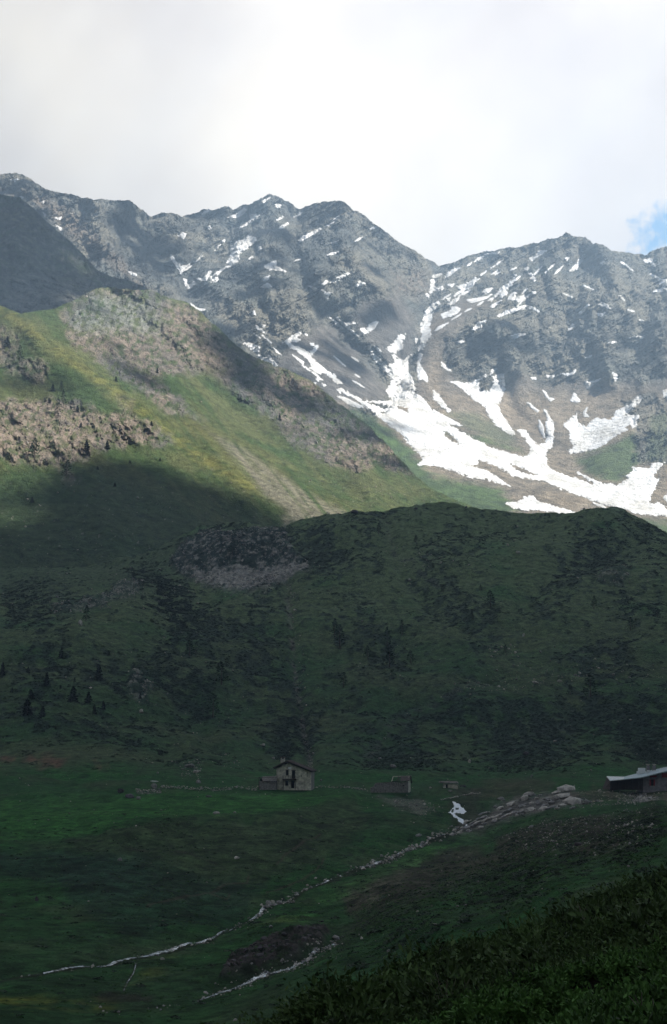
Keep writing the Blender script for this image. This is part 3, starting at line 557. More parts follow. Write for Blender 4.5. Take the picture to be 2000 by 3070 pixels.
def build_clouds():
    H = 2600.0; cell = 22.0; x0, x1, y0, y1 = -3400.0, 5200.0, -3200.0, 6200.0
    nx = int((x1-x0)/cell); ny = int((y1-y0)/cell)
    S = np.zeros((ny, nx)); W = np.zeros((ny, nx))
    for sh, k in ((E, 4), (D, 3), (Cs, 2), (AB, 1)):
        c = cloud_cover(sh.px, sh.py, k); P = sh.P; t = (H-P[..., 2])/SDIR[2]
        i = ((P[..., 0]+t*SDIR[0]-x0)/cell).astype(int); j = ((P[..., 1]+t*SDIR[1]-y0)/cell).astype(int)
        m = (i >= 0) & (i < nx) & (j >= 0) & (j < ny)
        lim = np.full(sh.px.shape, 9e9)
        if k > 1: lim = np.minimum(lim, AB_TOP(sh.px)+6)
        if k > 2: lim = np.minimum(lim, np.where(sh.px < 1500, C_TOP(sh.px)+6, 9e9))
        if k > 3: lim = np.minimum(lim, np.where(sh.px < 600, D_TOP(sh.px)+6, 9e9))
        m &= (sh.py < lim) & ((sh.px > -120) & (sh.px < 2120) | (k == 1))
        s = np.zeros((ny, nx)); w = np.zeros((ny, nx)); np.add.at(s, (j[m], i[m]), c[m]); np.add.at(w, (j[m], i[m]), 1)
        have = w > 0
        S = np.where(have, s/np.maximum(w, 1), S); W = np.where(have, 1, W)
    # spread outward into the parts no ray from the camera reached
    for step in (1,)*14+(2,)*14+(5,)*12:
        a = S*W; b_ = W; n = np.zeros_like(S); d = np.zeros_like(S)
        for dy, dx in ((0, step), (0, -step), (step, 0), (-step, 0)):
            n += np.roll(a, (dy, dx), (0, 1)); d += np.roll(b_, (dy, dx), (0, 1))
        new = (W == 0) & (d > 0); S = np.where(new, n/np.maximum(d, 1), S); W = np.where(new, 1, W)
    X = x0+(np.arange(nx)+.5)*cell; Y = y0+(np.arange(ny)+.5)*cell; XX, YY = np.meshgrid(X, Y)
    # the thick bank lies over the near valley and behind the viewer
    bank = ss(1900, 1500, YY-.25*np.abs(XX-1500)*0)
    S = np.where(W > 0, S, .4)
    
    nz = fbm(XX/70, YY/70, 0*XX+3, 4)*.9+.5
    fill = S > np.clip(nz, .02, .98)
    fill &= YY < 4450
    fill[:2] = fill[-2:] = False; fill[:, :2] = fill[:, -2:] = False
    # thickness grows away from the edge
    th = fill.astype(float)
    for _ in range(10): th = (th+np.roll(th, 1, 0)+np.roll(th, -1, 0)+np.roll(th, 1, 1)+np.roll(th, -1, 1))/5
    gx = np.arange(nx+1)*cell+x0; gy = np.arange(ny+1)*cell+y0; GX, GY = np.meshgrid(gx, gy)
    tv = np.zeros((ny+1, nx+1)); tv[1:-1, 1:-1] = (th[:-1, :-1]+th[1:, :-1]+th[:-1, 1:]+th[1:, 1:])/4
    jx = 8*fbm(GX/40, GY/40, 0*GX, 2); jy = 8*fbm(GX/40, GY/40, 0*GX+7, 2)
    puff = fbm(GX/160, GY/160, 0*GX+2, 4)
    top = H+tv*130*(1+puff)+18; bot = H-tv*45*(1+.6*puff)-6
    V = np.concatenate([np.stack([GX+jx, GY+jy, top], -1).reshape(-1, 3), np.stack([GX+jx, GY+jy, bot], -1).reshape(-1, 3)])
    id0 = np.arange((ny+1)*(nx+1)).reshape(ny+1, nx+1); N = id0.size
    a, b_, c, d = id0[:-1, :-1][fill], id0[:-1, 1:][fill], id0[1:, 1:][fill], id0[1:, :-1][fill]
    Q = [np.stack([a, b_, c, d], -1), np.stack([a+N, d+N, c+N, b_+N], -1)]
    def side(m, u, v): Q.append(np.stack([v[m], u[m], u[m]+N, v[m]+N], -1))
    side(fill & ~np.roll(fill, 1, 0), id0[:-1, :-1], id0[:-1, 1:]); side(fill & ~np.roll(fill, -1, 0), id0[1:, 1:], id0[1:, :-1])
    side(fill & ~np.roll(fill, 1, 1), id0[1:, :-1], id0[:-1, :-1]); side(fill & ~np.roll(fill, -1, 1), id0[:-1, 1:], id0[1:, 1:])
    Q = np.concatenate(Q); u, inv = np.unique(Q, return_inverse=True)
    m, nt, bs = new_mat('cloud_vapour', 1.0, 0.0)
    bs.inputs['Base Color'].default_value = (.85, .86, .88, 1)
    tr = nt.nodes.new('ShaderNodeBsdfTranslucent'); tr.inputs[0].default_value = (.26, .32, .42, 1)
    ms = nt.nodes.new('ShaderNodeMixShader'); ms.inputs[0].default_value = .5; out = nt.nodes['Material Output']
    nt.links.new(bs.outputs[0], ms.inputs[1]); nt.links.new(tr.outputs[0], ms.inputs[2]); nt.links.new(ms.outputs[0], out.inputs['Surface'])
    o = mesh_np('clouds', V[u], inv.reshape(-1, 4), m, None, True); tag(o, kind='structure')
build_clouds()
def build_haze():
    x, y0, y1, z0, z1 = 7000, -3600, 7500, -72.5, 1480
    V = [(-x,y0,z0),(x,y0,z0),(x,y1,z0),(-x,y1,z0),(-x,y0,z1),(x,y0,z1),(x,y1,z1),(-x,y1,z1)]
    Q = [(0,3,2,1),(4,5,6,7),(0,1,5,4),(1,2,6,5),(2,3,7,6),(3,0,4,7)]
    m = bpy.data.materials.new('mountain_air'); m.use_nodes = True; nt = m.node_tree; nt.nodes.clear()
    v = nt.nodes.new('ShaderNodeVolumePrincipled'); v.inputs['Density'].default_value = HAZE; v.inputs['Color'].default_value = (.52, .74, 1.0, 1)
    v.inputs['Anisotropy'].default_value = .2
    out = nt.nodes.new('ShaderNodeOutputMaterial'); nt.links.new(v.outputs[0], out.inputs['Volume'])
    o = mesh_np('haze', V, Q, m, None, False); tag(o, kind='stuff')
build_haze()
# ------------------------------------------------------------------ snow lying on the mountains
def snow_mat():
    m, nt, bs = new_mat('old_snow', .75, .3); L = nt.links.new
    g = nt.nodes.new('ShaderNodeNewGeometry'); a = noisy(nt, g.outputs['Position'], .02, 7, .65); b2_ = noisy(nt, g.outputs['Position'], .09, 4, .6)
    mr = nt.nodes.new('ShaderNodeMapRange'); mr.inputs[1].default_value = .38; mr.inputs[2].default_value = .62; L(a, mr.inputs[0])
    x = nt.nodes.new('ShaderNodeMix'); x.data_type = 'RGBA'; L(mr.outputs[0], x.inputs['Factor'])
    x.inputs['A'].default_value = (.52, .50, .46, 1); x.inputs['B'].default_value = (.82, .82, .82, 1); L(x.outputs['Result'], bs.inputs['Base Color'])
    bp = nt.nodes.new('ShaderNodeBump'); bp.inputs['Strength'].default_value = .8; bp.inputs['Distance'].default_value = 8; L(b2_, bp.inputs['Height']); L(bp.outputs[0], bs.inputs['Normal'])
    return m
M_snow = snow_mat()
def drape(name, sheet, poly, step, amp, off, mat, holes=(), soft=.8, wl_=9.0, seed=0.0, fn=None, box=None):
    P = np.array(poly, float) if fn is None else np.array(box, float)
    xs = np.arange(P[:, 0].min()-4, P[:, 0].max()+4, step); ys = np.arange(P[:, 1].min()-4, P[:, 1].max()+4, step)
    px, py = np.meshgrid(xs, ys)
    if fn is None: s = sdf(poly, px, py, 40)
    else: s = fn(px, py)
    if fn is None and len(P) < 60 and name == 'snow_patch': s = s+1.2
    q = (px*.8+py*.6); k = (py*.8-px*.6)
    s = s+amp*fbm(q/(wl_*2.6), k/wl_, 0*px+seed, 4, .6)
    for h in holes: s = np.minimum(s, -sdf(h, px, py, 40)+amp*.7*fbm(px/7, py/5, 0*px+3+seed, 3))
    ok = (s[:-1, :-1]+s[1:, :-1]+s[:-1, 1:]+s[1:, 1:]) > 0
    if ok.sum() < 3: ok = (sdf(poly, px, py, 40) > -.5)[:-1, :-1]
    i = np.arange(px.size).reshape(px.shape)
    Q = np.stack([i[:-1, :-1][ok], i[1:, :-1][ok], i[1:, 1:][ok], i[:-1, 1:][ok]], -1)
    u, inv = np.unique(Q, return_inverse=True)
    W = sheet.at(px.ravel()[u], py.ravel()[u]); sd = s.ravel()[u]
    o = off*np.clip(.25+sd*soft/4, .15, 1.0); W = W*(1-o/W[:, 1])[:, None]
    return mesh_np(name, W, inv.reshape(-1, 4), mat, None, True)
def tr(o, s, pts): return [(o[0]+s*x, o[1]+s*y) for x, y in pts]
FIELD = [(1174,1062),(1184,1085),(1160,1097),(1170,1116),(1170,1151),(1157,1174),(1176,1198),(1145,1203),(1087,1201),(1048,1178),(1021,1163),(1006,1167),(1037,1186),(1071,1201),(1087,1217),(1110,1229),(1141,1256),(1184,1287),(1211,1310),(1226,1333),(1253,1360),(1265,1372),(1263,1383),(1250,1395),(1300,1396),(1345,1407),(1386,1423),(1413,1432),(1458,1436),(1494,1450),(1537,1461),
 (1517,1448),(1481,1425),(1467,1412),(1415,1396),(1435,1389),(1435,1378),(1481,1394),(1535,1425),(1571,1434),(1634,1443),(1684,1466),(1752,1491),(1810,1515),(1864,1525),(1910,1540),(1977,1547),(2060,1548),(2060,1540),(2000,1525),(1977,1506),(1946,1509),(1950,1488),(1968,1461),(1973,1436),(1959,1425),(1995,1385),(1955,1389),(1946,1403),(1892,1400),(1901,1412),(1878,1425),(1883,1434),(1851,1455),(1810,1448),(1756,1427),(1718,1407),(1788,1457),(1752,1441),(1706,1427),(1661,1412),(1643,1394),(1639,1371),(1639,1353),(1657,1339),(1661,1303),(1661,1272),(1648,1249),(1625,1217),(1639,1254),(1634,1281),(1641,1312),(1634,1326),(1616,1335),(1594,1317),(1580,1294),(1562,1285),(1548,1290),(1571,1312),(1589,1335),(1589,1353),(1571,1371),(1535,1360),(1494,1348),(1458,1335),(1426,1317),(1386,1294),(1359,1281),(1323,1249),(1300,1236),(1273,1198),(1246,1178),(1242,1144),(1228,1116),(1222,1078),(1238,1060),(1203,1082),(1180,1062)]
FHOLES = [[(1330,1290),(1350,1300),(1382,1333),(1360,1325),(1335,1308)], [(1530,1390),(1560,1400),(1610,1425),(1580,1422),(1545,1408)], [(1100,1205),(1150,1210),(1180,1225),(1140,1222)], [(1190,1215),(1225,1225),(1222,1235),(1195,1225)], [(1640,1385),(1655,1388),(1645,1392)], [(1135,1230),(1160,1235),(1150,1240)]]
o = drape('snowfield', E, FIELD, 1.5, 8.5, 5.0, M_snow, FHOLES, .5, 6.0); tag(o, kind='structure')
A_, B_, C_, D_ = ((500,560), .387), ((700,950), .387), ((1200,750), .3226), ((1300,1100), .4516)
G_, H_ = ((1000,600), .645), ((0,500), .645)
SNOW = {A_: [[(475,240),(540,215),(600,160),(630,155),(610,190),(560,235),(500,240)],[(640,185),(700,140),(780,90),(800,82),(760,115),(700,150)],[(620,290),(650,250),(640,225),(690,205),(700,235),(670,265)],[(840,140),(885,135),(875,160),(850,160)],
 [(650,378),(668,390),(690,410),(620,480),(565,520),(560,560),(500,615),(465,585),(500,530),(490,470),(540,430),(600,405)],[(350,740),(338,705),(390,660),(480,612),(495,612),(420,650),(385,690),(400,715),(385,735)],
 [(30,530),(45,530),(70,580),(110,615),(180,600),(130,640),(110,685),(100,640),(60,595),(38,560)],[(130,715),(155,720),(155,760),(185,765),(215,730),(225,745),(195,780),(160,790),(140,750)],[(225,708),(290,710),(335,645),(345,655),(310,722),(250,722)],
 [(760,610),(850,570),(845,610),(880,625),(920,655),(860,640),(800,648)],[(735,730),(760,695),(795,690),(780,725)],[(730,778),(785,745),(815,775)],[(1020,420),(1060,382),(1190,318),(1200,325),(1110,378),(1030,432)],[(1235,300),(1330,230),(1338,238),(1250,302)],
 [(870,320),(935,278),(942,287),(885,324)],[(985,235),(1030,203),(1045,205),(1000,235)],[(1268,743),(1300,715),(1405,665),(1415,672),(1330,725)],[(1195,795),(1230,815),(1280,818),(1245,850),(1262,885),(1235,880),(1210,840)],
 [(1095,762),(1175,795),(1155,805),(1120,785)],[(1465,765),(1495,725),(1510,745),(1540,750),(1490,780)],[(185,905),(235,942),(295,948),(270,962),(225,957)],[(315,315),(335,300),(345,320),(330,328)],[(90,380),(120,355),(150,365),(130,402)],
 [(665,985),(675,955),(690,988)],[(170,825),(200,835),(185,850)],[(1200,755),(1235,725),(1250,735),(1215,765)],[(270,210),(320,172),(330,180),(295,212)],[(690,1075),(770,1130),(758,1137),(695,1090)],[(713,465),(732,465),(727,500),(713,490)],[(635,555),(665,536),(670,547),(645,562)],
 [(430,420),(450,412),(445,430)],[(850,255),(898,230),(900,238),(860,258)],[(730,1070),(760,1078),(745,1085)]],
 B_: [[(80,205),(140,205),(205,240),(195,275),(165,272),(120,235)],[(195,295),(250,325),(270,298),(290,300),(285,330),(320,350),(345,395),(280,365),(220,330)],
 [(380,190),(430,185),(470,220),(530,245),(590,275),(610,262),(640,215),(660,215),(625,280),(595,302),(700,400),(780,450),(840,515),(800,515),(720,440),(640,440),(590,400),(610,370),(560,310),(450,240)],
 [(425,175),(460,145),(510,120),(525,130),(480,165),(520,175),(480,190),(440,185)],[(745,0),(800,40),(850,90),(830,95),(780,40)],[(800,5),(870,50),(900,40),(960,45),(895,60),(905,95),(960,140),(970,150),(920,120),(890,90),(830,45)],
 [(1030,115),(1050,60),(1110,30),(1120,40),(1090,90),(1045,120)],[(985,95),(1015,85),(1030,120),(1010,140)],[(1180,245),(1240,210),(1280,145),(1330,135),(1310,190),(1310,240),(1250,280),(1215,265)],
 [(1030,225),(1060,230),(1080,275),(1125,320),(1180,370),(1215,410),(1210,455),(1160,400),(1110,360),(1070,300),(1060,265)],[(458,293),(500,320),(542,350),(540,367),(500,335)],[(800,612),(880,632),(960,672),(1010,700),(960,702),(880,667)],
 [(595,205),(620,205),(625,220),(600,218)],[(640,480),(690,490),(650,460),(660,500)],[(685,515),(715,530),(700,540)],[(620,515),(640,510),(632,528)],[(1090,225),(1110,235),(1145,270),(1138,278)],[(215,60),(245,65),(232,78)],[(175,68),(255,122),(250,128),(180,76)],
 [(1440,285),(1465,290),(1440,360),(1470,410),(1500,460),(1502,500),(1465,480),(1437,490),(1422,400)],[(1410,165),(1428,170),(1415,200)],[(550,130),(575,135),(570,145)]],
 C_: [[(350,475),(375,500),(300,590),(290,640),(270,690),(290,790),(240,850),(200,930),(150,940),(190,880),(200,790),(190,700),(220,620),(240,560),(290,510)],[(300,240),(385,215),(380,230),(320,262)],[(290,270),(320,290),(310,320),(330,350),(400,335),(395,365),(310,370),(280,400),(270,385),(285,340)],
 [(415,250),(440,210),(500,175),(560,162),(500,205),(440,255)],[(690,105),(720,75),(775,55),(765,75)],[(620,140),(665,115),(650,140)],[(525,335),(600,320),(700,260),(680,330),(640,355),(500,425),(560,370)],[(765,390),(800,355),(860,355),(820,390),(790,400)],
 [(615,460),(650,460),(800,430),(770,460),(660,487)],[(845,470),(920,370),(1010,300),(1060,260),(1040,310),(985,370),(1000,400),(940,440),(920,410)],[(1000,455),(1030,400),(1080,400),(1070,440),(1150,420),(1190,430),(1130,480),(1060,470)],
 [(895,615),(980,570),(1100,530),(1180,510),(1290,555),(1290,570),(1180,540),(1060,565),(960,605)],[(670,735),(720,680),(800,650),(760,690),(750,730),(690,742)],[(1020,830),(1030,800),(1100,780),(1165,780),(1110,800),(1040,822)],
 [(380,1040),(410,1060),(475,1125),(430,1110),(385,1075)],[(1200,75),(1270,40),(1290,0),(1360,0),(1290,50),(1220,100)],[(1155,170),(1195,155),(1180,185)],[(1197,212),(1218,215),(1264,275),(1243,288)],[(1225,385),(1260,385),(1255,408),(1235,405)],
 [(780,38),(925,13),(910,37),(860,30),(800,44)],[(840,525),(900,480),(945,465),(860,530)],[(380,600),(440,570),(530,530),(560,560),(500,600),(400,630)],[(325,750),(360,710),(445,675),(370,730)],[(440,515),(480,470),(550,435),(530,470),(460,520)],
 [(840,1150),(850,1110),(925,1090),(870,1130)],[(240,410),(265,410),(265,440),(245,430)],[(430,450),(465,440),(455,475)],[(970,1010),(1040,1030),(1000,1030)],[(740,235),(800,190),(780,222)],[(845,225),(905,185),(880,212)],[(530,855),(595,845),(560,862)],[(440,320),(500,318),(480,350)],[(1060,228),(1080,232),(1070,240)],[(470,530),(535,528),(480,545)]],
 D_: [[(115,95),(230,110),(350,55),(300,100),(310,160),(370,160),(400,120),(395,60),(465,45),(470,150),(430,250),(440,300),(500,390),(545,455),(500,440),(420,390),(370,330),(340,260),(270,220),(190,140)],
 [(865,380),(950,315),(950,370),(1010,400),(1075,340),(1180,350),(1220,290),(1310,245),(1350,195),(1400,195),(1370,230),(1310,280),(1250,340),(1300,315),(1365,320),(1340,370),(1250,400),(1290,415),(1200,460),(1130,515),(1060,550),(910,575),(905,560),(940,520),(910,490),(900,420)],
 [(485,905),(560,900),(600,865),(650,860),(720,900),(830,935),(940,970),(850,975),(700,947),(580,947),(520,930)],[(910,225),(935,170),(970,225),(940,235)],[(725,155),(745,170),(765,205),(800,215),(775,228),(740,185)],[(1005,100),(1070,95),(1110,75),(1060,112),(1030,145),(1015,140)],
 [(700,350),(725,390),(737,470),(703,420)],[(995,300),(1020,270),(1010,310),(1030,330),(1000,328)],[(1315,390),(1350,375),(1345,397),(1320,405)],[(0,155),(40,190),(70,240),(115,290),(100,300),(40,250),(0,215)],[(1520,160),(1570,145),(1570,210),(1530,195)],
 [(1525,870),(1570,820),(1570,910)],[(752,60),(800,54),(795,68),(760,68)],[(840,50),(910,42),(945,18),(930,45),(900,58)],[(1188,40),(1217,50),(1222,75),(1207,97)],[(650,70),(680,70),(683,84),(660,80)],[(620,238),(640,240),(665,268),(700,290),(690,300),(650,270)],[(0,285),(60,320),(130,355),(185,388),(140,386),(90,370),(50,345),(0,320)],[(1060,900),(1130,925),(1145,935),(1090,920)]],
 G_: [[(1095,335),(1160,255),(1172,258),(1130,320)],[(1510,370),(1560,368),(1560,397),(1515,394)],[(1440,280),(1480,275),(1495,307)],[(1485,425),(1530,411),(1530,424)],[(1093,602),(1105,578),(1120,580),(1108,602)],[(1225,530),(1262,524),(1245,540)],[(1240,292),(1258,283),(1250,297)],[(1076,272),(1095,266),(1085,280)],[(1323,445),(1335,443),(1352,467)],[(820,645),(845,622),(892,622),(850,638)],[(1140,525),(1185,482),(1188,488),(1150,526)]],
 H_: [[(600,485),(635,500),(630,508),(610,500)],[(255,238),(285,234),(280,247)],[(188,162),(210,158),(200,170)],[(50,62),(85,57),(70,68)],[(258,270),(292,290),(275,293)],[(94,135),(110,142),(100,148)],[(200,212),(215,224),(208,228)],[(278,290),(290,292),(284,297)]]}
LAND = [('the highest peak', 806, 583), ('the second peak', 1040, 604), ('the saddle', 1316, 797), ('the right-hand peak', 1697, 697), ('the dark couloir walls', 1270, 960), ('the big snowfield', 1330, 1330), ('the left mountain cliffs', 870, 830),
        ('the green knobbly spur', 760, 1060), ('the round right cliff', 1450, 1020), ('the brown cirque scree', 1640, 1200), ('the far left ridge', 180, 600), ('the green right shoulder', 1940, 1290), ('the right mountain ledges', 1480, 860), ('the steep right cliffs', 1830, 950)]
pats = []; k = 0
_q = random.Random(3)
for lx0, ly0, lx1, ly1, nn in ((1360, 960, 1560, 820, 7), (1330, 900, 1500, 790, 6), (1560, 900, 1680, 780, 5), (1700, 860, 1960, 960, 6), (1760, 1060, 1980, 1000, 4), (560, 800, 760, 640, 5), (900, 780, 1130, 680, 5), (1000, 1060, 1120, 1150, 4), (760, 1000, 960, 1140, 5), (1880, 800, 1990, 860, 3)):
    for i_ in range(nn):
        u_ = (i_+_q.random())/nn; cx_ = lx0+(lx1-lx0)*u_+_q.uniform(-22, 22); cy_ = ly0+(ly1-ly0)*u_+_q.uniform(-22, 22); L0_ = _q.uniform(7, 20); s0_ = (ly1-ly0)/abs(lx1-lx0)+_q.uniform(-.2, .2); w_ = _q.uniform(1.2, 2.6)
        SNOW[H_].append([((x_-0)/.645, (y_-500)/.645) for x_, y_ in ((cx_-L0_, cy_-s0_*L0_), (cx_, cy_-w_), (cx_+L0_, cy_+s0_*L0_), (cx_+L0_*.3, cy_+w_+s0_*L0_*.3))])
for (o_, s_), L_ in SNOW.items():
    for poly in L_:
        P = tr(o_, s_, poly); a = np.array(P); k += 1
        x, y = a[:, 0], a[:, 1]; area = abs(np.dot(x, np.roll(y, 1))-np.dot(y, np.roll(x, 1)))/2
        c = a-a.mean(0); w, v = np.linalg.eigh(c.T@c); el = math.sqrt(w[1]/max(w[0], 1e-6)); d = v[:, 1]*(1 if v[0, 1] > 0 else -1)
        sz = 'large' if area > 1500 else 'medium' if area > 350 else 'small' if area > 90 else 'tiny'
        ori = 'upright' if abs(d[0]) < .4 else 'level' if abs(d[1]) < .25 else ('rising rightward' if d[1] < 0 else 'falling rightward')
        shp = 'streak' if el > 4 else 'strip' if el > 2.2 else 'patch'
        cx, cy = a.mean(0); nm, lx, ly = min(LAND, key=lambda t: math.hypot(t[1]-cx, t[2]-cy))
        dx, dy = cx-lx, cy-ly; rel = ('right of' if dx > 0 else 'left of') if abs(dx) > abs(dy) else ('below' if dy > 0 else 'above')
        thick = area/max(np.ptp(x), np.ptp(y)); amp = min(9.0, .7+.34*thick)
        ob = drape('snow_patch', E, P, 1.3 if area < 3000 else 1.6, amp, 3.5, M_snow, seed=k*1.7, soft=1.2, wl_=4.5)
        pats.append((f"{sz} {ori+' ' if shp != 'patch' or ori == 'upright' else ''}snow {shp} {rel} {nm}", cx, cy, ob))
ORD = ['leftmost', 'second from left', 'third from left', 'fourth from left', 'fifth from left', 'sixth from left', 'seventh from left', 'eighth from left', 'ninth from left', 'tenth from left', 'eleventh from left', 'twelfth from left', 'thirteenth from left', 'fourteenth from left', 'fifteenth from left', 'sixteenth from left']+[f'{w} from left' for w in ('seventeenth', 'eighteenth', 'nineteenth', 'twentieth', 'twenty-first', 'twenty-second', 'twenty-third', 'twenty-fourth')]
def ordinals(items, cat, group):
    """items: (label, x, y, object); look-alikes are told apart by their order from the left"""
    by = {}
    for it in items: by.setdefault(it[0], []).append(it)
    for lab, L_ in by.items():
        L_.sort(key=lambda t: t[1])
        for n, it in enumerate(L_):
            if len(L_) == 1: s = lab
            elif n == len(L_)-1: s = lab+', rightmost of '+str(len(L_))
            else: s = lab+', '+ORD[n]+' of '+str(len(L_))
            tag(it[3], s, cat, group)
ordinals(pats, 'snow patch', 'snow patches left on the mountains')
# ------------------------------------------------------------------ foreground slope under the thicket
FG_TOP = curve([(300,3200),(560,3150),(700,3085),(780,3050),(860,3015),(950,2975),(1010,2945),(1100,2910),(1200,2868),(1300,2830),(1400,2800),(1500,2765),(1600,2732),(1700,2695),(1800,2652),(1900,2615),(2000,2585),(2300,2465),(2900,2200)])
FG_R = RBF([(560,3150,20),(700,3060,23),(1000,2925,28),(1300,2805,33),(1600,2705,38),(2000,2565,42),(2900,2250,48),(560,3300,13),(1000,3200,13.5),(1000,3300,11),(1000,3050,18.5),(1300,3000,18),(1300,3100,13),(1300,2900,24),(1600,2950,16.5),(1600,2850,22),(1600,3070,11.5),
 (2000,2880,15),(2000,2790,20),(2000,2700,27),(2000,3070,9),(2000,3300,6.5),(2900,3300,6),(2900,2800,12)])
def fg_dz(px, py, X, Y, Z): return (.30*fbm(X/1.0, Y/1.0, 0*X, 2)+.3*fbm(X/4, Y/4, 0*X+4, 2))*np.clip(Y/14, .6, 1)-.017*Y-.05
FG = Sheet(np.concatenate([np.arange(300, 2200, 9.0), np.linspace(2220, 2900, 12)]), curve([(300,3320),(2900,3320)]), FG_TOP, 130, FG_R, None, fg_dz, back=(2, 6, 14), fall=.9)
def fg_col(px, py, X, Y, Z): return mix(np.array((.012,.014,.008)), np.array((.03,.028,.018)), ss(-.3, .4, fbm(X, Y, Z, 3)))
M_soil = plain_mat('peaty_soil', (.02, .018, .012), .4, 4)
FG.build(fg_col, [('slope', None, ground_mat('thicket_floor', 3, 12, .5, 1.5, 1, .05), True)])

# the same hillside carried on round and behind the viewer's feet
gx_, gy_ = np.meshgrid(np.linspace(-30, 60, 91), np.linspace(-30, 62, 93))
gz_ = -1.72-.115*gy_+.235*gx_*ss(-4, 4, gx_)+.12*gx_*ss(4, -4, gx_)+.12*fbm(gx_/3, gy_/3, 0*gx_, 3)-.15
cover = ss(-.34, -.28, gx_/np.maximum(gy_, .1))*(gx_/np.maximum(gy_, .1) < .40)*(gy_ > 3)*(gy_ < 62)
gz_ = gz_-1.4*cover-3.0*ss(-.05, -.3, gx_/np.maximum(gy_, 4))*(gy_ > 4)-np.clip(gy_-40, 0, 99)*.35
i_ = np.arange(gx_.size).reshape(gx_.shape)
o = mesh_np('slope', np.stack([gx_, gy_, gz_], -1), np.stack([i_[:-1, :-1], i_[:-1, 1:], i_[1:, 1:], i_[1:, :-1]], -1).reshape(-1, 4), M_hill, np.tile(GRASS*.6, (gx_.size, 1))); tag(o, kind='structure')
EXT = [(x, y, z) for x, y, z in zip(gx_.ravel(), gy_.ravel(), gz_.ravel()) if y > 3 and .37*y < x < 30]
# ------------------------------------------------------------------ scattering of uncountable plants and stones
rng = np.random.RandomState(11)
def scatter(sheet, n, maskfn, x0=-200, x1=2200):
    P = sheet.P; a = P[:-1, :-1]; e1 = P[:-1, 1:]-a; e2 = P[1:, :-1]-a
    A = np.hypot(e1[..., 0], e1[..., 1])*np.hypot(e2[..., 0], e2[..., 1])
    px = sheet.px[:-1, :-1]; py = sheet.py[:-1, :-1]; w = A*maskfn(px, py, a[..., 0], a[..., 1], a[..., 2])*((px > x0) & (px < x1))
    w = np.clip(w, 0, None).ravel(); i = rng.choice(w.size, n, p=w/w.sum()); r1, r2 = rng.rand(n), rng.rand(n)
    return a.reshape(-1, 3)[i]+e1.reshape(-1, 3)[i]*r1[:, None]+e2.reshape(-1, 3)[i]*r2[:, None]
def geo_scatter(name, pts, scale, variants, lab, cat=None, tilt=.15, zs=None):
    n = len(pts); m = bpy.data.meshes.new(name); m.vertices.add(n); m.vertices.foreach_set('co', np.asarray(pts, np.float32).ravel())
    for an, ty, val in (('sc', 'FLOAT_VECTOR', np.stack([scale*rng.uniform(.8, 1.25, n), scale*rng.uniform(.8, 1.25, n), scale*(zs if zs is not None else 1)*rng.uniform(.75, 1.25, n)], -1)),
                        ('rt', 'FLOAT_VECTOR', np.stack([rng.normal(0, tilt, n), rng.normal(0, tilt, n), rng.uniform(0, 6.283, n)], -1))):
        a = m.attributes.new(an, ty, 'POINT'); a.data.foreach_set('vector', np.asarray(val, np.float32).ravel())
    a = m.attributes.new('vi', 'INT', 'POINT'); a.data.foreach_set('value', rng.randint(0, len(variants), n).astype(np.int32))
    c = bpy.data.collections.new(name+'_kinds')
    for v in variants: c.objects.link(v)
    o = bpy.data.objects.new(name, m); COL.objects.link(o); tag(o, lab, None, None, 'stuff')
    g = bpy.data.node_groups.new(name, 'GeometryNodeTree')
    g.interface.new_socket('Geometry', in_out='INPUT', socket_type='NodeSocketGeometry'); g.interface.new_socket('Geometry', in_out='OUTPUT', socket_type='NodeSocketGeometry')
    N = g.nodes.new; L = g.links.new; gi = N('NodeGroupInput'); go = N('NodeGroupOutput')
    ci = N('GeometryNodeCollectionInfo'); ci.inputs[0].default_value = c; ci.inputs['Separate Children'].default_value = True; ci.inputs['Reset Children'].default_value = True
    def attr(nm, ty):
        x = N('GeometryNodeInputNamedAttribute'); x.data_type = ty; x.inputs['Name'].default_value = nm; return x.outputs['Attribute']
    ip = N('GeometryNodeInstanceOnPoints'); ip.inputs['Pick Instance'].default_value = True
    L(gi.outputs[0], ip.inputs['Points']); L(ci.outputs[0], ip.inputs['Instance']); L(attr('vi', 'INT'), ip.inputs['Instance Index']); L(attr('rt', 'FLOAT_VECTOR'), ip.inputs['Rotation']); L(attr('sc', 'FLOAT_VECTOR'), ip.inputs['Scale'])
    L(ip.outputs[0], go.inputs[0]); md = o.modifiers.new('scatter', 'NODES'); md.node_group = g
    return o
def loose(name, V, Q, mat, smooth=False):
    m = mesh_np(name, V, Q, mat, None, smooth, link=False); return bpy.data.objects.new(name, m)
def leaf_mat(name, c, var=.5, scale=8):
    m, nt, bs = new_mat(name, .75, .15); L = nt.links.new
    g = nt.nodes.new('ShaderNodeNewGeometry'); oi = nt.nodes.new('ShaderNodeObjectInfo'); a = noisy(nt, g.outputs['Position'], scale, 3, .6)
    ad = nt.nodes.new('ShaderNodeMath'); ad.operation = 'MULTIPLY_ADD'; L(oi.outputs['Random'], ad.inputs[0]); ad.inputs[1].default_value = .5; L(a, ad.inputs[2])
    mr = nt.nodes.new('ShaderNodeMapRange'); mr.inputs[1].default_value = .4; mr.inputs[2].default_value = 1.1; L(ad.outputs[0], mr.inputs[0])
    x = nt.nodes.new('ShaderNodeMix'); x.data_type = 'RGBA'; L(mr.outputs[0], x.inputs['Factor'])
    x.inputs['A'].default_value = (*[v*(1-var) for v in c], 1); x.inputs['B'].default_value = (*[v*(1+var) for v in c], 1); L(x.outputs['Result'], bs.inputs['Base Color'])
    return m
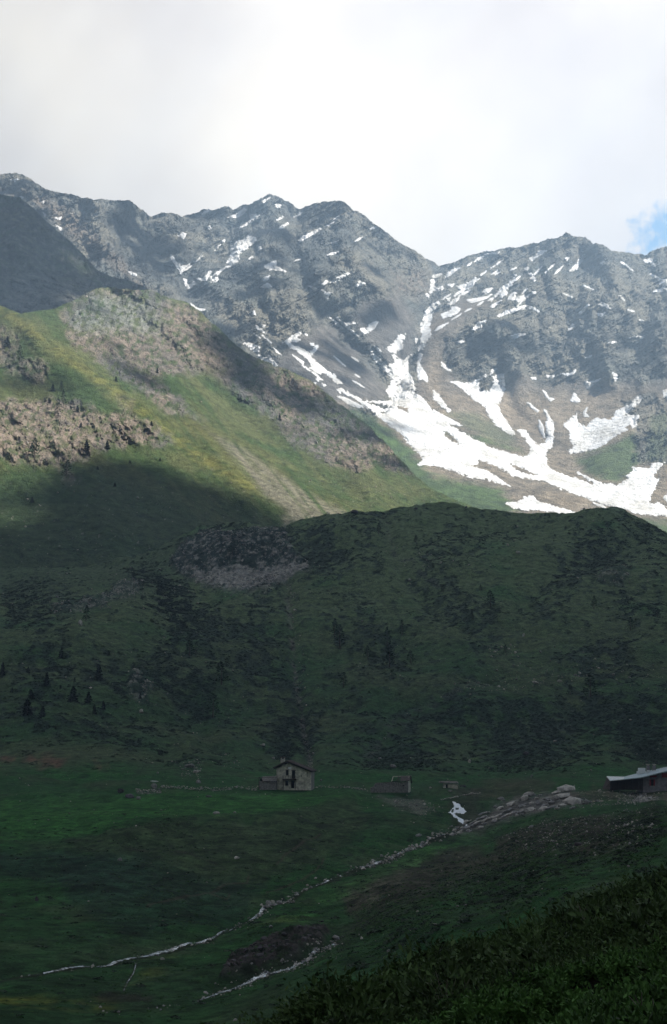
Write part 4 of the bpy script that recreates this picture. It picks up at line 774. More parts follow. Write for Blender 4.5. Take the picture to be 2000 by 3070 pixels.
def sprig(mat, shoots, per, L0, leaf, seed, up=.75):
    r = np.random.RandomState(seed); V = []; Q = []
    for s in range(shoots):
        az = r.uniform(0, 6.283); el = r.uniform(.25, 1.45)*up; d = np.array([math.cos(az)*math.cos(el), math.sin(az)*math.cos(el), math.sin(el)])
        b0 = np.array([r.normal(0, .12), r.normal(0, .12), r.uniform(-.1, .15)])*L0*2.2; L1 = L0*r.uniform(.6, 1.25)
        for j in range(per):
            t = (j+.5)/per; p = b0+d*L1*t+np.array([0, 0, .25*L1*t*t]); q = r.normal(size=3); q /= np.linalg.norm(q); q = q*.9+d*.8; q /= np.linalg.norm(q)
            sdv = np.cross(q, r.normal(size=3)); sdv /= np.linalg.norm(sdv)+1e-6; l = leaf*r.uniform(.7, 1.3)*(1.15-.5*t)
            k = len(V); V += [p, p+q*l*.5+sdv*l*.22, p+q*l, p+q*l*.5-sdv*l*.22]; Q.append((k, k+1, k+2, k+3))
    return loose('sprig', V, Q, mat)
M_jun = leaf_mat('juniper_needles', (.046, .078, .022), .8, .8); M_bil = leaf_mat('bilberry_leaves', (.048, .102, .022), .8, 1.0)
jun = [sprig(M_jun, 20, 9, .20, .085, 50+i) for i in range(5)]; bil = [sprig(M_bil, 20, 8, .15, .075, 70+i, .9) for i in range(5)]
NEARC = curve([(700,3070),(1000,3070),(1250,3045),(1450,2960),(1600,2905),(1750,2870),(2000,2800),(2900,2600)])
isnear = lambda px, py: ss(-40, 40, py-NEARC(px)+150*fbm(px/130, py/90, 0*px+4, 3))
pj = scatter(FG, 12000, lambda px, py, X, Y, Z: (1-isnear(px, py))*(.01+ss(-.08, .2, fbm(X/1.0, Y/1.0, 0*X, 2))), 300, 2250)
pj = np.concatenate([pj, np.array([e for e in EXT for _ in range(4)])+rng.uniform(-.6, .6, (4*len(EXT), 3))*np.array((1, 1, .2))])
geo_scatter('juniper_thicket', pj, rng.uniform(.5, 1.2, len(pj))*np.where(rng.rand(len(pj)) < .03, 1.9, 1), jun, 'dark juniper thicket covering the nearest slope')
pb = scatter(FG, 6500, lambda px, py, X, Y, Z: isnear(px, py)*(.01+ss(-.1, .15, fbm(X/1.0, Y/1.0, 0*X, 2))), 300, 2250)
geo_scatter('bilberry_thicket', pb, rng.uniform(.55, 1.15, len(pb)), bil, 'greener leafy undergrowth in the bottom right corner')

def clump(mat, n, seed, flat=.5, tri=.22):
    r = np.random.RandomState(seed); V = []; Q = []
    for i in range(n):
        a = r.uniform(0, 6.283); rad = math.sqrt(r.rand())*.5; p = np.array([rad*math.cos(a), rad*math.sin(a), flat*(1-(rad/.55)**2)*r.uniform(.3, 1)])
        q = r.normal(size=3); q[2] = abs(q[2])*.4; q /= np.linalg.norm(q); s_ = np.cross(q, r.normal(size=3)); s_ /= np.linalg.norm(s_); l = tri*r.uniform(.6, 1.3)
        k = len(V); V += [p-q*l*.5, p+s_*l*.4, p+q*l*.6, p-s_*l*.4]; Q.append((k, k+1, k+2, k+3))
    return loose('clump', V, Q, mat)
M_heath = leaf_mat('heath_leaves', (.034, .052, .032), .5, .5); M_alder = leaf_mat('alder_scrub_leaves', (.026, .048, .016), .5, .5); M_tuft = leaf_mat('grass_blades', (.045, .105, .026), .45, .3)
cl = [clump(M_heath, 46, 90+i) for i in range(4)]
def heath_mask(px, py, X, Y, Z):
    d = .1+.9*ss(-.2, .3, fbm(px/210, py/150, 0*px+3, 3)); n2 = fbm(X/6, Y/8, 0*Z+5, 4)
    for poly, a in (([(820,2240),(1080,2160),(1300,2110),(2050,2080),(2050,2290),(1500,2310),(1000,2310)], .6), ([(860,1900),(900,2000),(920,2280),(640,2160),(480,2080),(420,1880),(600,1800)], .4), ([(930,1560),(1120,1560),(1180,1640),(1150,1720),(900,1770)], .5)):
        d = d+a*ss(-40, 40, sdf(poly, px, py))
    d = d-.9*ss(-40, 40, sdf([(760,2330),(900,2240),(1000,2200),(1060,2230),(1100,2300),(1100,2340)], px, py))
    return ss(2320, 2290, py)*ss(.15, .6, n2*.9+d*.42)
ph = scatter(AB, 38000, heath_mask, -150, 2150)
geo_scatter('heath_shrubs', ph, rng.uniform(.6, 1.7, len(ph)), cl, 'dark dwarf shrubs in streaks over the near hillside', zs=.6)
def tuft_mask(px, py, X, Y, Z):
    g = ss(2430, 2480, py)
    return g*(.05+ss(.12, .45, fbm(X/3, Y/6, 0*Z+21, 3)))*(1+2*ss(-20, 20, sdf([(1000,2900),(1300,2710),(1650,2560),(2050,2400),(2050,2600),(1500,2760),(1100,2900)], px, py)))
pt = scatter(AB, 5000, tuft_mask, -100, 2100)
geo_scatter('low_juniper_mats', pt, rng.uniform(.35, 1.5, len(pt))*rng.uniform(.5, 1, len(pt)), cl, 'low dark juniper mats dotted over the lower meadow', zs=.45)
gt = [clump(M_tuft, 30, 120+i, .35, .30) for i in range(3)]
pg = scatter(AB, 26000, lambda px, py, X, Y, Z: ss(2420, 2500, py)*(.35+ss(-.2, .3, fbm(X/4, Y/4, 0*X+2, 3))), -60, 2060)
geo_scatter('grass', pg, rng.uniform(.18, .5, len(pg)), gt, 'tussocky meadow grass on the valley bottom', zs=.5)
# rocks
def rock_mesh(seed, sx=1, sy=1, sz=1, rough=.28, sub=2, mat=None):
    """an irregular faceted block about one metre across, base near z = 0"""
    import bmesh
    bm = bmesh.new(); bmesh.ops.create_icosphere(bm, subdivisions=sub, radius=.5)
    V = np.array([v.co for v in bm.verts]); Q = np.array([[v.index for v in f.verts] for f in bm.faces]); bm.free()
    r = np.random.RandomState(seed)
    for _ in range(7):
        n = r.normal(size=3); n /= np.linalg.norm(n); h = r.uniform(.22, .42); d = V@n; V = V-np.outer(np.clip(d-h, 0, None), n)
    V *= (1+rough*fbm(V[:, 0]*2.2+seed, V[:, 1]*2.2, V[:, 2]*2.2, 3))[:, None]
    V *= np.array([sx, sy, sz]); V[:, 2] += .28*sz
    return V, Q
M_stone = plain_mat('grey_gneiss', (.25, .235, .22), .45, 2.2, .5, .05); M_pale = plain_mat('pale_gneiss', (.44, .40, .35), .35, 1.6, .5, .08); M_dark = plain_mat('dark_lichened_rock', (.085, .075, .08), .45, 1.4, .5, .08)
rk = []
for i in range(4):
    V, Q = rock_mesh(30+i, 1, .8, .7, sub=1); rk.append(loose('stone', V, Q, M_stone if i % 2 else M_pale))
def stone_mask(px, py, X, Y, Z):
    m = .05*ss(.2, .5, fbm(px/70, py/50, 0*px+8, 3))+.02
    m = m+1.6*rocky(px, py)*ss(-.2, .1, fbm(X/9, Y/9, 0*X, 3))
    for p, a in (([(1350,2060),(1500,2000),(1700,1990),(1760,2040),(1600,2080),(1420,2110)], .5), ([(1440,1900),(1560,1890),(1560,1980),(1460,1980)], .3), ([(860,1740),(895,1740),(940,2300),(915,2300)], .35), ([(540,2290),(600,2290),(600,2330),(545,2330)], .8), ([(650,2240),(720,2240),(720,2290),(660,2290)], .5),
                 ([(1130,2390),(1300,2400),(1350,2440),(1260,2450),(1180,2420)], .9), ([(1690,2385),(1900,2370),(1980,2400),(1800,2420),(1700,2425)], .8), ([(1210,1620),(1300,1640),(1480,1700),(1300,1720),(1150,1720)], .15), ([(1620,1960),(2020,1990),(2020,2060),(1700,2060)], .2), ([(1480,2520),(1620,2460),(1780,2440),(1960,2480),(1900,2530),(1780,2570),(1650,2570)], .3)):
        m = m+a*ss(-12, 12, sdf(p, px, py))
    return m
ps = scatter(AB, 9000, stone_mask, -100, 2100)
geo_scatter('scattered_stones', ps, np.clip(.28*rng.lognormal(.4, .55, len(ps))*np.clip(ps[:, 1]/600, .4, 1.6), .12, 2.6), rk, 'pale stones scattered over the hill and its rocky knoll', tilt=.5)
# stones in the stream beds
def bed_mask(px, py, X, Y, Z):
    return np.exp(-(pline(STREAM_A, px, py-3)/9)**2)*(.1+ss(1060, 1120, px)*ss(1300, 1270, px)*.55+.1*ss(1270, 1300, px)+ss(740, 800, px)*ss(900, 860, px)*.7)+.5*np.exp(-(pline(STREAM_B, px, py)/10)**2)+np.exp(-(pline([(270,3010),(340,3035),(430,3040),(520,3015),(600,3000)], px, py)/9)**2)*.25
pc = scatter(AB, 700, bed_mask, -50, 1450)
geo_scatter('stream_stones', pc, np.clip(.22*rng.lognormal(.3, .5, len(pc))*np.clip(pc[:, 1]/200, .6, 1.8), .1, 1.4), rk, 'pale stones lying in and beside the stream beds', tilt=.4)
pq = scatter(Cs, 3200, lambda px, py, X, Y, Z: c_rock(px, py)*(py < 1500)*.5+.03+.10*ss(1400, 1500, py), -80, 1350)
geo_scatter('spur_stones', pq, np.clip(.9*rng.lognormal(.2, .5, len(pq)), .6, 5)*np.where(rng.rand(len(pq)) < .5, 1, .7), rk, 'boulders and outcrops strewn over the sunlit spur', tilt=.6)
# water
def water_mat():
    m, nt, bs = new_mat('white_water', .25, .5); L = nt.links.new
    g = nt.nodes.new('ShaderNodeNewGeometry'); a = noisy(nt, g.outputs['Position'], 1.3, 6, .7)
    mr = nt.nodes.new('ShaderNodeMapRange'); mr.inputs[1].default_value = .44; mr.inputs[2].default_value = .60; L(a, mr.inputs[0])
    x = nt.nodes.new('ShaderNodeMix'); x.data_type = 'RGBA'; L(mr.outputs[0], x.inputs['Factor']); x.inputs['A'].default_value = (.05, .07, .08, 1); x.inputs['B'].default_value = (.72, .78, .82, 1)
    L(x.outputs['Result'], bs.inputs['Base Color']); mb = nt.nodes.new('ShaderNodeBump'); mb.inputs['Strength'].default_value = .5; mb.inputs['Distance'].default_value = .1; L(a, mb.inputs['Height']); L(mb.outputs[0], bs.inputs['Normal'])
    return m
M_wat = water_mat(); M_foam = plain_mat('falling_foam', (.74, .78, .82), .25, 2.5, .6, .12, .5)
wA = curve([(-60,-3),(60,-.5),(150,2.0),(240,3.6),(420,3.4),(450,4.2),(530,3.8),(620,2.2),(655,3.6),(690,3.2),(720,.6),(748,.8),(762,4.5),(838,4.0),(850,1.0),(1060,1.0),(1100,3.6),(1135,3.0),(1160,1.2),(1200,3.5),(1265,3.2),(1290,1.0),(1420,1.0)])
o = drape('stream', AB, None, 1.3, 2.2, .35, M_wat, fn=lambda x, y: .72*wA(x)-.2+2.4*fbm(x/22, 0*x, 0*x+3, 3)-pline(STREAM_A, x, y), box=[(-60,2460),(1410,2940)], wl_=5); tag(o, kind='structure')
wB = curve([(600,1.5),(640,3.4),(790,3.4),(850,2.0),(890,2.6),(925,4.4),(945,4.0),(960,1.0),(1000,2.4),(1015,3.6)])
o = drape('stream', AB, None, 1.3, 2.0, .35, M_wat, fn=lambda x, y: .75*wB(x)-.2+2.2*fbm(x/20, 0*x, 0*x+8, 3)-pline(STREAM_B, x, y), box=[(600,2800),(1020,2990)], wl_=5, seed=4); tag(o, kind='structure')
o = drape('stream', AB, None, 1.2, 1.6, .3, M_wat, fn=lambda x, y: .9-pline(RILL, x, y), box=[(365,2870),(415,2980)], wl_=5, seed=6); tag(o, kind='structure')
W1 = tr((1100,2310), .2065, [(1245,440),(1290,455),(1380,520),(1450,580),(1390,610),(1330,598),(1270,590),(1290,640),(1340,680),(1445,735),(1390,770),(1340,755),(1320,710),(1255,675),(1235,630),(1180,590),(1230,550),(1255,520),(1270,490)])
o = drape('waterfall', AB, W1, .7, 1.6, .7, M_foam, holes=[tr((1100,2310), .2065, [(1285,520),(1340,520),(1335,560),(1290,560)]), tr((1100,2310), .2065, [(1225,550),(1260,550),(1255,585),(1230,580)]), tr((1100,2310), .2065, [(1300,610),(1400,625),(1440,690),(1380,690),(1330,650)])], wl_=4)
tag(o, 'white waterfall tumbling over dark rocks below the small stone hut', 'waterfall')
# ------------------------------------------------------------------ buildings
def W(px, py, Y):
    kx, kz = rays(px, py); return (kx*Y, Y, kz*Y)
def boxes(name, L_, mat, parent=None):
    """L_: boxes (x0,x1,y0,y1,z0,z1) joined only when they are one solid piece"""
    V = []; Q = []
    for x0, x1, y0, y1, z0, z1 in L_:
        k = len(V); V += [(x0,y0,z0),(x1,y0,z0),(x1,y1,z0),(x0,y1,z0),(x0,y0,z1),(x1,y0,z1),(x1,y1,z1),(x0,y1,z1)]
        Q += [(k,k+3,k+2,k+1),(k+4,k+5,k+6,k+7),(k,k+1,k+5,k+4),(k+1,k+2,k+6,k+5),(k+2,k+3,k+7,k+6),(k+3,k,k+4,k+7)]
    return mesh_np(name, V, Q, mat, None, False, parent)
def prism(name, prof, y0, y1, mat, parent=None):
    """a solid with outline prof (x, z) counter-clockwise seen from the front, between depths y0 and y1"""
    import bmesh
    bm = bmesh.new(); a = [bm.verts.new((x, y0, z)) for x, z in prof]; b_ = [bm.verts.new((x, y1, z)) for x, z in prof]
    bm.faces.new(a); bm.faces.new(b_[::-1])
    for i in range(len(prof)): j = (i+1) % len(prof); bm.faces.new((a[j], a[i], b_[i], b_[j]))
    bmesh.ops.triangulate(bm, faces=[f for f in bm.faces if len(f.verts) > 4]); bmesh.ops.recalc_face_normals(bm, faces=bm.faces)
    m = bpy.data.meshes.new(name); bm.to_mesh(m); bm.free(); m.materials.append(mat)
    o = bpy.data.objects.new(name, m); COL.objects.link(o)
    if parent: o.parent = parent
    return o
def facade(name, prof, holes, y0, y1, mat, parent):
    """front wall with real openings: cut the outline into vertical strips round the holes"""
    xs = sorted({x for x, z in prof} | {h[0] for h in holes} | {h[1] for h in holes}); V = []; Q = []
    zt = curve(sorted([(x, z) for x, z in prof if z > .3])); zb = min(z for x, z in prof)
    def quad(xa, xb, za0, zb0, za1, zb1):
        k = len(V)
        for y in (y0, y1): V.extend([(xa, y, za0), (xb, y, zb0), (xb, y, zb1), (xa, y, za1)])
        Q.extend([(k,k+1,k+2,k+3),(k+7,k+6,k+5,k+4),(k,k+4,k+5,k+1),(k+3,k+2,k+6,k+7),(k,k+3,k+7,k+4),(k+1,k+5,k+6,k+2)])
    for xa, xb in zip(xs[:-1], xs[1:]):
        hs = sorted([(h[2], h[3]) for h in holes if h[0] < xb-1e-4 and h[1] > xa+1e-4]); z = zb
        for h0, h1 in hs:
            if h0 > z+.01: quad(xa, xb, z, z, h0, h0)
            z = h1
        quad(xa, xb, z, z, float(zt(xa)), float(zt(xb)))
    return mesh_np(name, V, Q, mat, None, False, parent)
M_wall = plain_mat('rendered_rubble_wall', (.55, .50, .39), .5, 1.1, .9, .12, c2=(.78, .72, .58)); M_rub = plain_mat('rubble_wall', (.22, .20, .18), .5, 2.6, 1, .15)
M_slab = plain_mat('stone_roof_slabs', (.12, .095, .09), .4, 2.2, .8, .06); M_wood = plain_mat('weathered_wood', (.055, .042, .035), .4, 3, .4, .02); M_black = plain_mat('dark_room', (.006, .006, .007), .2, 1, 0)
M_white = plain_mat('white_paint', (.78, .78, .76), .06, 2, 0); M_tin = plain_mat('pale_tin_roof', (.36, .44, .46), .22, .8, .2, .02, .6, .3); M_tinw = plain_mat('whitish_tin_roof', (.62, .64, .62), .3, .9, .2, .02, .6, .3)
M_red = plain_mat('red_shutter_paint', (.30, .035, .04), .3, 2, .1, .01); M_plast = plain_mat('grey_stone_facade', (.24, .22, .22), .35, 1.2, .7, .06); M_brick = plain_mat('light_chimney_render', (.50, .46, .38), .25, 2, .3, .03)
def slabs(name, p00, p10, p11, p01, nu, nv, mat, parent, th=.09, seed=0):
    """a roof plane laid with overlapping stone slabs, each its own thin block; joined because each is far below what the photo resolves"""
    r = np.random.RandomState(seed); p00, p10, p11, p01 = [np.array(p, float) for p in (p00, p10, p11, p01)]; V = []; Q = []
    n = np.cross(p10-p00, p01-p00); n /= np.linalg.norm(n); n = n if n[2] > 0 else -n
    for j in range(nv):
        off = r.rand()
        for i in range(nu+1):
            a = np.clip([(i-off)/nu, (i+1-off)/nu], 0, 1)
            if a[1]-a[0] < .02: continue
            b0, b1 = j/nv-.01, (j+1.25)/nv; h = r.uniform(.6, 1.5)*th; k = len(V)
            f = lambda u, v, z: (p00*(1-u)*(1-v)+p10*u*(1-v)+p11*u*v+p01*(1-u)*v)+n*z
            lo = [f(a[0], b0, .04), f(a[1]-.01, b0, .04), f(a[1]-.01, min(b1, 1), 0), f(a[0], min(b1, 1), 0)]
            V += lo+[q+n*h for q in lo]; Q += [(k,k+3,k+2,k+1),(k+4,k+5,k+6,k+7),(k,k+1,k+5,k+4),(k+1,k+2,k+6,k+5),(k+2,k+3,k+7,k+6),(k+3,k,k+4,k+7)]
    o = mesh_np(name, V, Q, mat, None, False, parent); tag(o, kind='stuff'); return o
# the two-storey stone house
HY = 424.0; hb = AB.at(875, 2364); hs = HY/4264*1.0
def hx(px): return (px-880)*hs
def hz(py): return (2364-py)*hs*1.0
t = empty('stone_house', W(880, 2364, HY), math.radians(-9)); tag(t, 'two storey stone house with a wide low gable, balcony and chimney, empty dark windows', 'house')
prof = [(hx(829), -.5), (hx(932), -.5), (hx(932), hz(2315)), (hx(862), hz(2291)), (hx(829), hz(2306))]
holes = [(hx(856.5), hx(865), hz(2326), hz(2311)), (hx(874.5), hx(885), hz(2336), hz(2312)), (hx(855), hx(864), hz(2356), hz(2342.5)), (hx(872.5), hx(882.5), hz(2363.5), hz(2342.5)), (hx(919), hx(921.5), hz(2331), hz(2317)), (hx(901.5), hx(904.5), hz(2330), hz(2325))]
facade('wall', prof, holes, 0, .55, M_wall, t)
prism('side_wall', [(x, z) for x, z in prof], .56, 6.4, M_rub, t).scale = (.985, 1, .985)
for h in holes[:4]:
    o = boxes('window' if h[3]-h[2] < 1.8 else 'door', [(h[0]+.02, h[1]-.02, .30, .42, h[2]+.02, h[3]-.02)], M_black, t)
    boxes('lintel', [(h[0]-.18, h[1]+.18, -.05, .2, h[3]+.01, h[3]+.16)], M_wood, o)
    boxes('frame', [(h[0]+.02, h[0]+.12, .12, .28, h[2]+.02, h[3]-.02)], M_wood, o)
for h in holes[4:]: boxes('window', [(h[0]+.02, h[1]-.02, .34, .42, h[2]+.02, h[3]-.02)], M_black, t)
b_ = boxes('balcony', [(hx(849), hx(889), -1.1, -.01, hz(2339), hz(2336))], M_wood, t)
for x in (850, 858, 866, 874, 881, 888): boxes('baluster', [(hx(x), hx(x)+.09, -1.08, -.98, hz(2336)+.01, hz(2328))], M_wood, b_)
boxes('handrail', [(hx(849), hx(889), -1.1, -.97, hz(2328)+.005, hz(2327)+.02)], M_wood, b_)
for x in (850, 886): boxes('prop', [(hx(x), hx(x)+.16, -1.0, -.82, -.3, hz(2339)-.01)], M_wood, t)
boxes('plaque', [(hx(864), hx(873), -.06, -.005, hz(2308), hz(2302))], M_white, t)
# roof: two planes of slabs on rafters
ax, az = hx(861), hz(2284.5)
slabs('roof', (hx(819.5), -.9, hz(2305)), (ax, -.9, az), (ax, 6.8, az), (hx(819.5), 6.8, hz(2305)), 5, 12, M_slab, t, .16, 1)
slabs('roof', (hx(938), -.9, hz(2314)), (ax, -.9, az), (ax, 6.8, az), (hx(938), 6.8, hz(2314)), 8, 12, M_slab, t, .16, 2)
for y in (-.7, 1.2, 3.2, 5.2, 6.5):
    prism('rafter', [(hx(822), hz(2305)-.32), (ax, az-.34), (hx(936), hz(2314)-.32), (hx(936), hz(2314)-.06), (ax, az-.06), (hx(822), hz(2305)-.06)], y, y+.18, M_wood, t)
c = boxes('chimney', [(hx(838.5), hx(850), 1.2, 2.3, hz(2298), hz(2279))], M_brick, t)
boxes('chimney_cap', [(hx(837), hx(851.5), 1.05, 2.45, hz(2275)+.0, hz(2274)+.12)], M_slab, c)
for x in (838.8, 848.2): boxes('chimney_post', [(hx(x), hx(x)+.17, 1.25, 2.25, hz(2279)+.005, hz(2275)-.005)], M_brick, c)
# low shed against its left wall
t = empty('lean_to_shed', W(800, 2364, 422), math.radians(-4)); tag(t, 'low stone shed with a slab roof leaning on the left wall of the house', 'shed')
sx = lambda px: (px-800)*hs
facade('wall', [(sx(777), -.4), (sx(828), -.4), (sx(828), hz(2345)), (sx(777), hz(2345))], [(sx(777.6), sx(790), hz(2345)-.02, hz(2343))], 0, .5, M_rub, t)
boxes('end_wall', [(sx(777), sx(777)+.5, .51, 3.5, -.4, hz(2347))], M_rub, t)
boxes('dark_interior', [(sx(778), sx(828), 1.6, 1.8, -.4, hz(2336))], M_black, t)
slabs('roof', (sx(788), -.3, hz(2344)), (sx(829), -.3, hz(2344)), (sx(829), 3.2, hz(2329)), (sx(781), 3.2, hz(2332)), 9, 5, M_rub, t, .16, 3)
boxes('beam', [(sx(775.5), sx(829), -.12, .06, hz(2332), hz(2330.5))], M_wood, t); boxes('post', [(sx(776), sx(776)+.2, -.1, .1, -.3, hz(2332)-.01)], M_wood, t)
# the ruined barn
t = empty('ruined_barn', W(1180, 2372, 424), math.radians(8)); tag(t, 'low ruined stone barn with half its roof fallen in, bare rafters showing', 'barn ruin')
bx = lambda px: (px-1180)*hs; bz = lambda py: (2372-py)*hs
prism('wall', [(bx(1112), -.4), (bx(1224), -.4), (bx(1224), bz(2344)), (bx(1204), bz(2347)), (bx(1176), bz(2345)), (bx(1160), bz(2351)), (bx(1142), bz(2347)), (bx(1127), bz(2349)), (bx(1120), bz(2359)), (bx(1112), bz(2361))], 0, .55, M_rub, t)
V = [(bx(1224),0,-.4),(bx(1236),2.6,-.4),(bx(1236),2.6,bz(2350)),(bx(1231),1.3,bz(2331)),(bx(1224),0,bz(2344))]
V2 = [(x-.45, y+.05, z) for x, y, z in V]; o = mesh_np('gable_wall', V+V2, [(0,1,2,3),(0,3,4,4)][:1]+[(5,8,7,6),(0,5,6,1),(0,4,9,5)], M_wall, None, False, t)
import bmesh
bm = bmesh.new(); a1 = [bm.verts.new(v) for v in V]; a2 = [bm.verts.new(v) for v in V2]; bm.faces.new(a1); bm.faces.new(a2[::-1])
for i in range(5): j = (i+1) % 5; bm.faces.new((a1[j], a1[i], a2[i], a2[j]))
bmesh.ops.recalc_face_normals(bm, faces=bm.faces); bm.to_mesh(o.data); bm.free()
boxes('window', [(bx(1207), bx(1212), -.02, .2, bz(2357), bz(2354))], M_black, t)
slabs('roof', (bx(1200), -.3, bz(2345)), (bx(1229), -.3, bz(2342)), (bx(1236), 2.0, bz(2329)), (bx(1206), 2.0, bz(2329.5)), 5, 4, M_slab, t, .12, 5)
def bar(name, a, b_, r, mat, parent, n=4):
    a = np.array(a, float); b_ = np.array(b_, float); d = b_-a; L_ = np.linalg.norm(d); d /= L_
    u = np.cross(d, (0, 0, 1) if abs(d[2]) < .9 else (1, 0, 0)); u /= np.linalg.norm(u); v = np.cross(d, u)
    an = np.arange(n)*2*math.pi/n+.6; ring = lambda p, q: [tuple(p+q*(math.cos(t_)*u+math.sin(t_)*v)) for t_ in an]
    r0, r1 = r if isinstance(r, tuple) else (r, r); V = ring(a, r0)+ring(b_, r1); Q = [(i, (i+1) % n, n+(i+1) % n, n+i) for i in range(n)]
    if n == 4: Q += [(3, 2, 1, 0), (4, 5, 6, 7)]
    return mesh_np(name, V, Q, mat, None, n > 5, parent)
bar('ridge_beam', (bx(1183), 2, bz(2330)), (bx(1238), 2, bz(2329)), .14, M_brick, t)
for x0, x1 in ((1174, 1183), (1193, 1199), (1186, 1204)): bar('rafter', (bx(x0), -.2, bz(2344.5)), (bx(x1), 2, bz(2330)), .12, M_brick if x0 < 1180 else M_wood, t)
bar('rafter', (bx(1241), 2.9, bz(2350)), (bx(1234), 1.2, bz(2329)), .2, M_wood, t)
bar('eave_beam', (bx(1174), -.2, bz(2344.5)), (bx(1226), -.2, bz(2342)), .12, M_wood, t)
# the small hut over the waterfall
t = empty('stone_hut', W(1346, 2367, 432), 0); tag(t, 'tiny flat roofed stone hut with one dark doorway above the waterfall', 'hut')
qx = lambda px: (px-1346)*hs*1.02; qz = lambda py: (2368-py)*hs*1.02
facade('wall', [(qx(1330), -.6), (qx(1373), -.6), (qx(1373), qz(2353)), (qx(1330), qz(2351))], [(qx(1337), qx(1343), -.1, qz(2353.5))], 0, .5, M_wall, t)
for a_ in (qx(1330), qx(1373)-.5): boxes('side_wall', [(a_, a_+.5, .51, 2.8, -.6, qz(2354))], M_rub, t)
boxes('door', [(qx(1337), qx(1343), .34, .44, -.1, qz(2353.6))], M_black, t)
slabs('roof', (qx(1318), -.5, qz(2350)), (qx(1375), -.4, qz(2351)), (qx(1374), 3, qz(2347)), (qx(1319), 3, qz(2347)), 8, 4, M_rub, t, .22, 8)
# the long mountain hut at the right edge
t = empty('mountain_hut', (0, 0, 0)); tag(t, 'long mountain hut with a pale metal roof and red shutters at the right edge', 'mountain hut')
YF, YB = 404.0, 416.0
def hull(name, pts, faces, mat, parent=t): return mesh_np(name, pts, faces, mat, None, False, parent)
def roofslab(name, fl_, fr, br, bl, th, mat, parent=t):
    P = [np.array(p) for p in (fl_, fr, br, bl)]; D_ = np.array((0, 0, -th)); V = P+[p+D_ for p in P]
    return mesh_np(name, V, [(0,1,2,3),(7,6,5,4),(0,4,5,1),(1,5,6,2),(2,6,7,3),(3,7,4,0)], mat, None, False, parent)
roofslab('roof', W(1829,2339.5,YF), W(1870,2336,YF), W(1872,2328.4,YB), W(1818.5,2327,YB), .22, M_tinw)
roofslab('roof', W(1870.2,2336,YF), W(1923,2330,YF), W(1917,2316.5,YB), W(1872.2,2328.4,YB), .22, M_tin)
r = roofslab('roof', W(1923.2,2330,YF), W(2150,2274,YF), W(2150,2268,YB), W(1917.2,2316.5,YB), .22, M_tin)
for k in range(26):
    u = k/26; a = np.array(W(1924+226*u, 2329.8-55.8*u, YF)); b2_ = np.array(W(1918+232*u, 2316.3-48.1*u, YB)); bar('seam', a+[0, 0, .05], b2_+[0, 0, .05], .05, M_tin, r)
def wallq(name, x0, x1, yt0, yt1, yb, Y0, Y1, mat, parent=t):
    V = [W(x0,yb,Y0), W(x1,yb,Y0), W(x1,yt1,Y0), W(x0,yt0,Y0)]; V2 = [(x, y+(Y1-Y0), z) for x, y, z in V]
    return mesh_np(name, V+V2, [(0,1,2,3),(7,6,5,4),(0,4,5,1),(1,5,6,2),(2,6,7,3),(3,7,4,0)], mat, None, False, parent)
wallq('timber_wall', 1829.5, 1928, 2342, 2333.5, 2368, 406, 407, M_wood)
for x in range(1834, 1926, 7): wallq('post', x, x+1.1, 2342.5-(x-1829)*.08, 2342.5-(x-1829)*.08, 2367, 405.5, 405.9, M_wood)
V = [W(1829,2366,405.2), W(1829.5,2342.6,405.2), W(1819,2331,415), W(1806,2366,412)]; V2 = [(x+.3, y+.2, z) for x, y, z in V]
mesh_np('end_wall', V+V2, [(0,1,2,3),(7,6,5,4),(0,4,5,1),(1,5,6,2),(2,6,7,3),(3,7,4,0)], M_wood, None, False, t)
s_ = wallq('stone_wall', 1928.2, 2145, 2333, 2279, 2376, 406, 414, M_plast)
for x0, x1, y0_, y1_ in ((1948, 1964, 2337, 2356), (2004, 2022, 2334, 2357), (2048, 2066, 2332, 2357), (2092, 2108, 2330, 2356), (2010, 2024, 2306, 2320), (2060, 2074, 2300, 2318)):
    w = wallq('window', x0+4, x1-4, y0_, y0_, y1_, 405.8, 405.95, M_black)
    for a, b2_ in ((x0, x0+3.9), (x1-3.9, x1)): wallq('shutter', a, b2_, y0_, y0_, y1_, 405.65, 405.97, M_red, w)
    wallq('sill', x0+3, x1-3, y1_+.1, y1_+.1, y1_+1.2, 405.6, 405.97, M_brick, w)
wallq('board', 1948, 1969, 2326, 2325, 2330.5, 405.7, 405.95, M_red); wallq('shutter', 1984.5, 2001, 2318, 2317, 2331, 405.7, 405.95, M_red)
def wbox(name, x0, x1, y0_, y1_, Y, d, mat, parent=t): return wallq(name, x0, x1, y0_, y0_, y1_, Y, Y+d, mat, parent)
wbox('roof_hatch', 1916, 1935, 2302.5, 2321, 412, 1.4, M_white); wbox('roof_vent', 1910, 1915, 2312, 2321, 411, .6, M_white)
wbox('roof_vent', 1941, 1949, 2309, 2316, 411, .7, M_white); wbox('roof_vent', 1959, 1967, 2309.5, 2314, 411, .7, M_white)
for x in (1940, 1958):
    c = wbox('chimney', x, x+8.5, 2295, 2318, 413, .9, M_plast); wbox('chimney_cap', x-.8, x+9.3, 2291, 2292.4, 412.9, 1.1, M_brick, c); wbox('chimney_pot', x+2, x+6.5, 2292.6, 2294.8, 413.2, .5, M_brick, c)
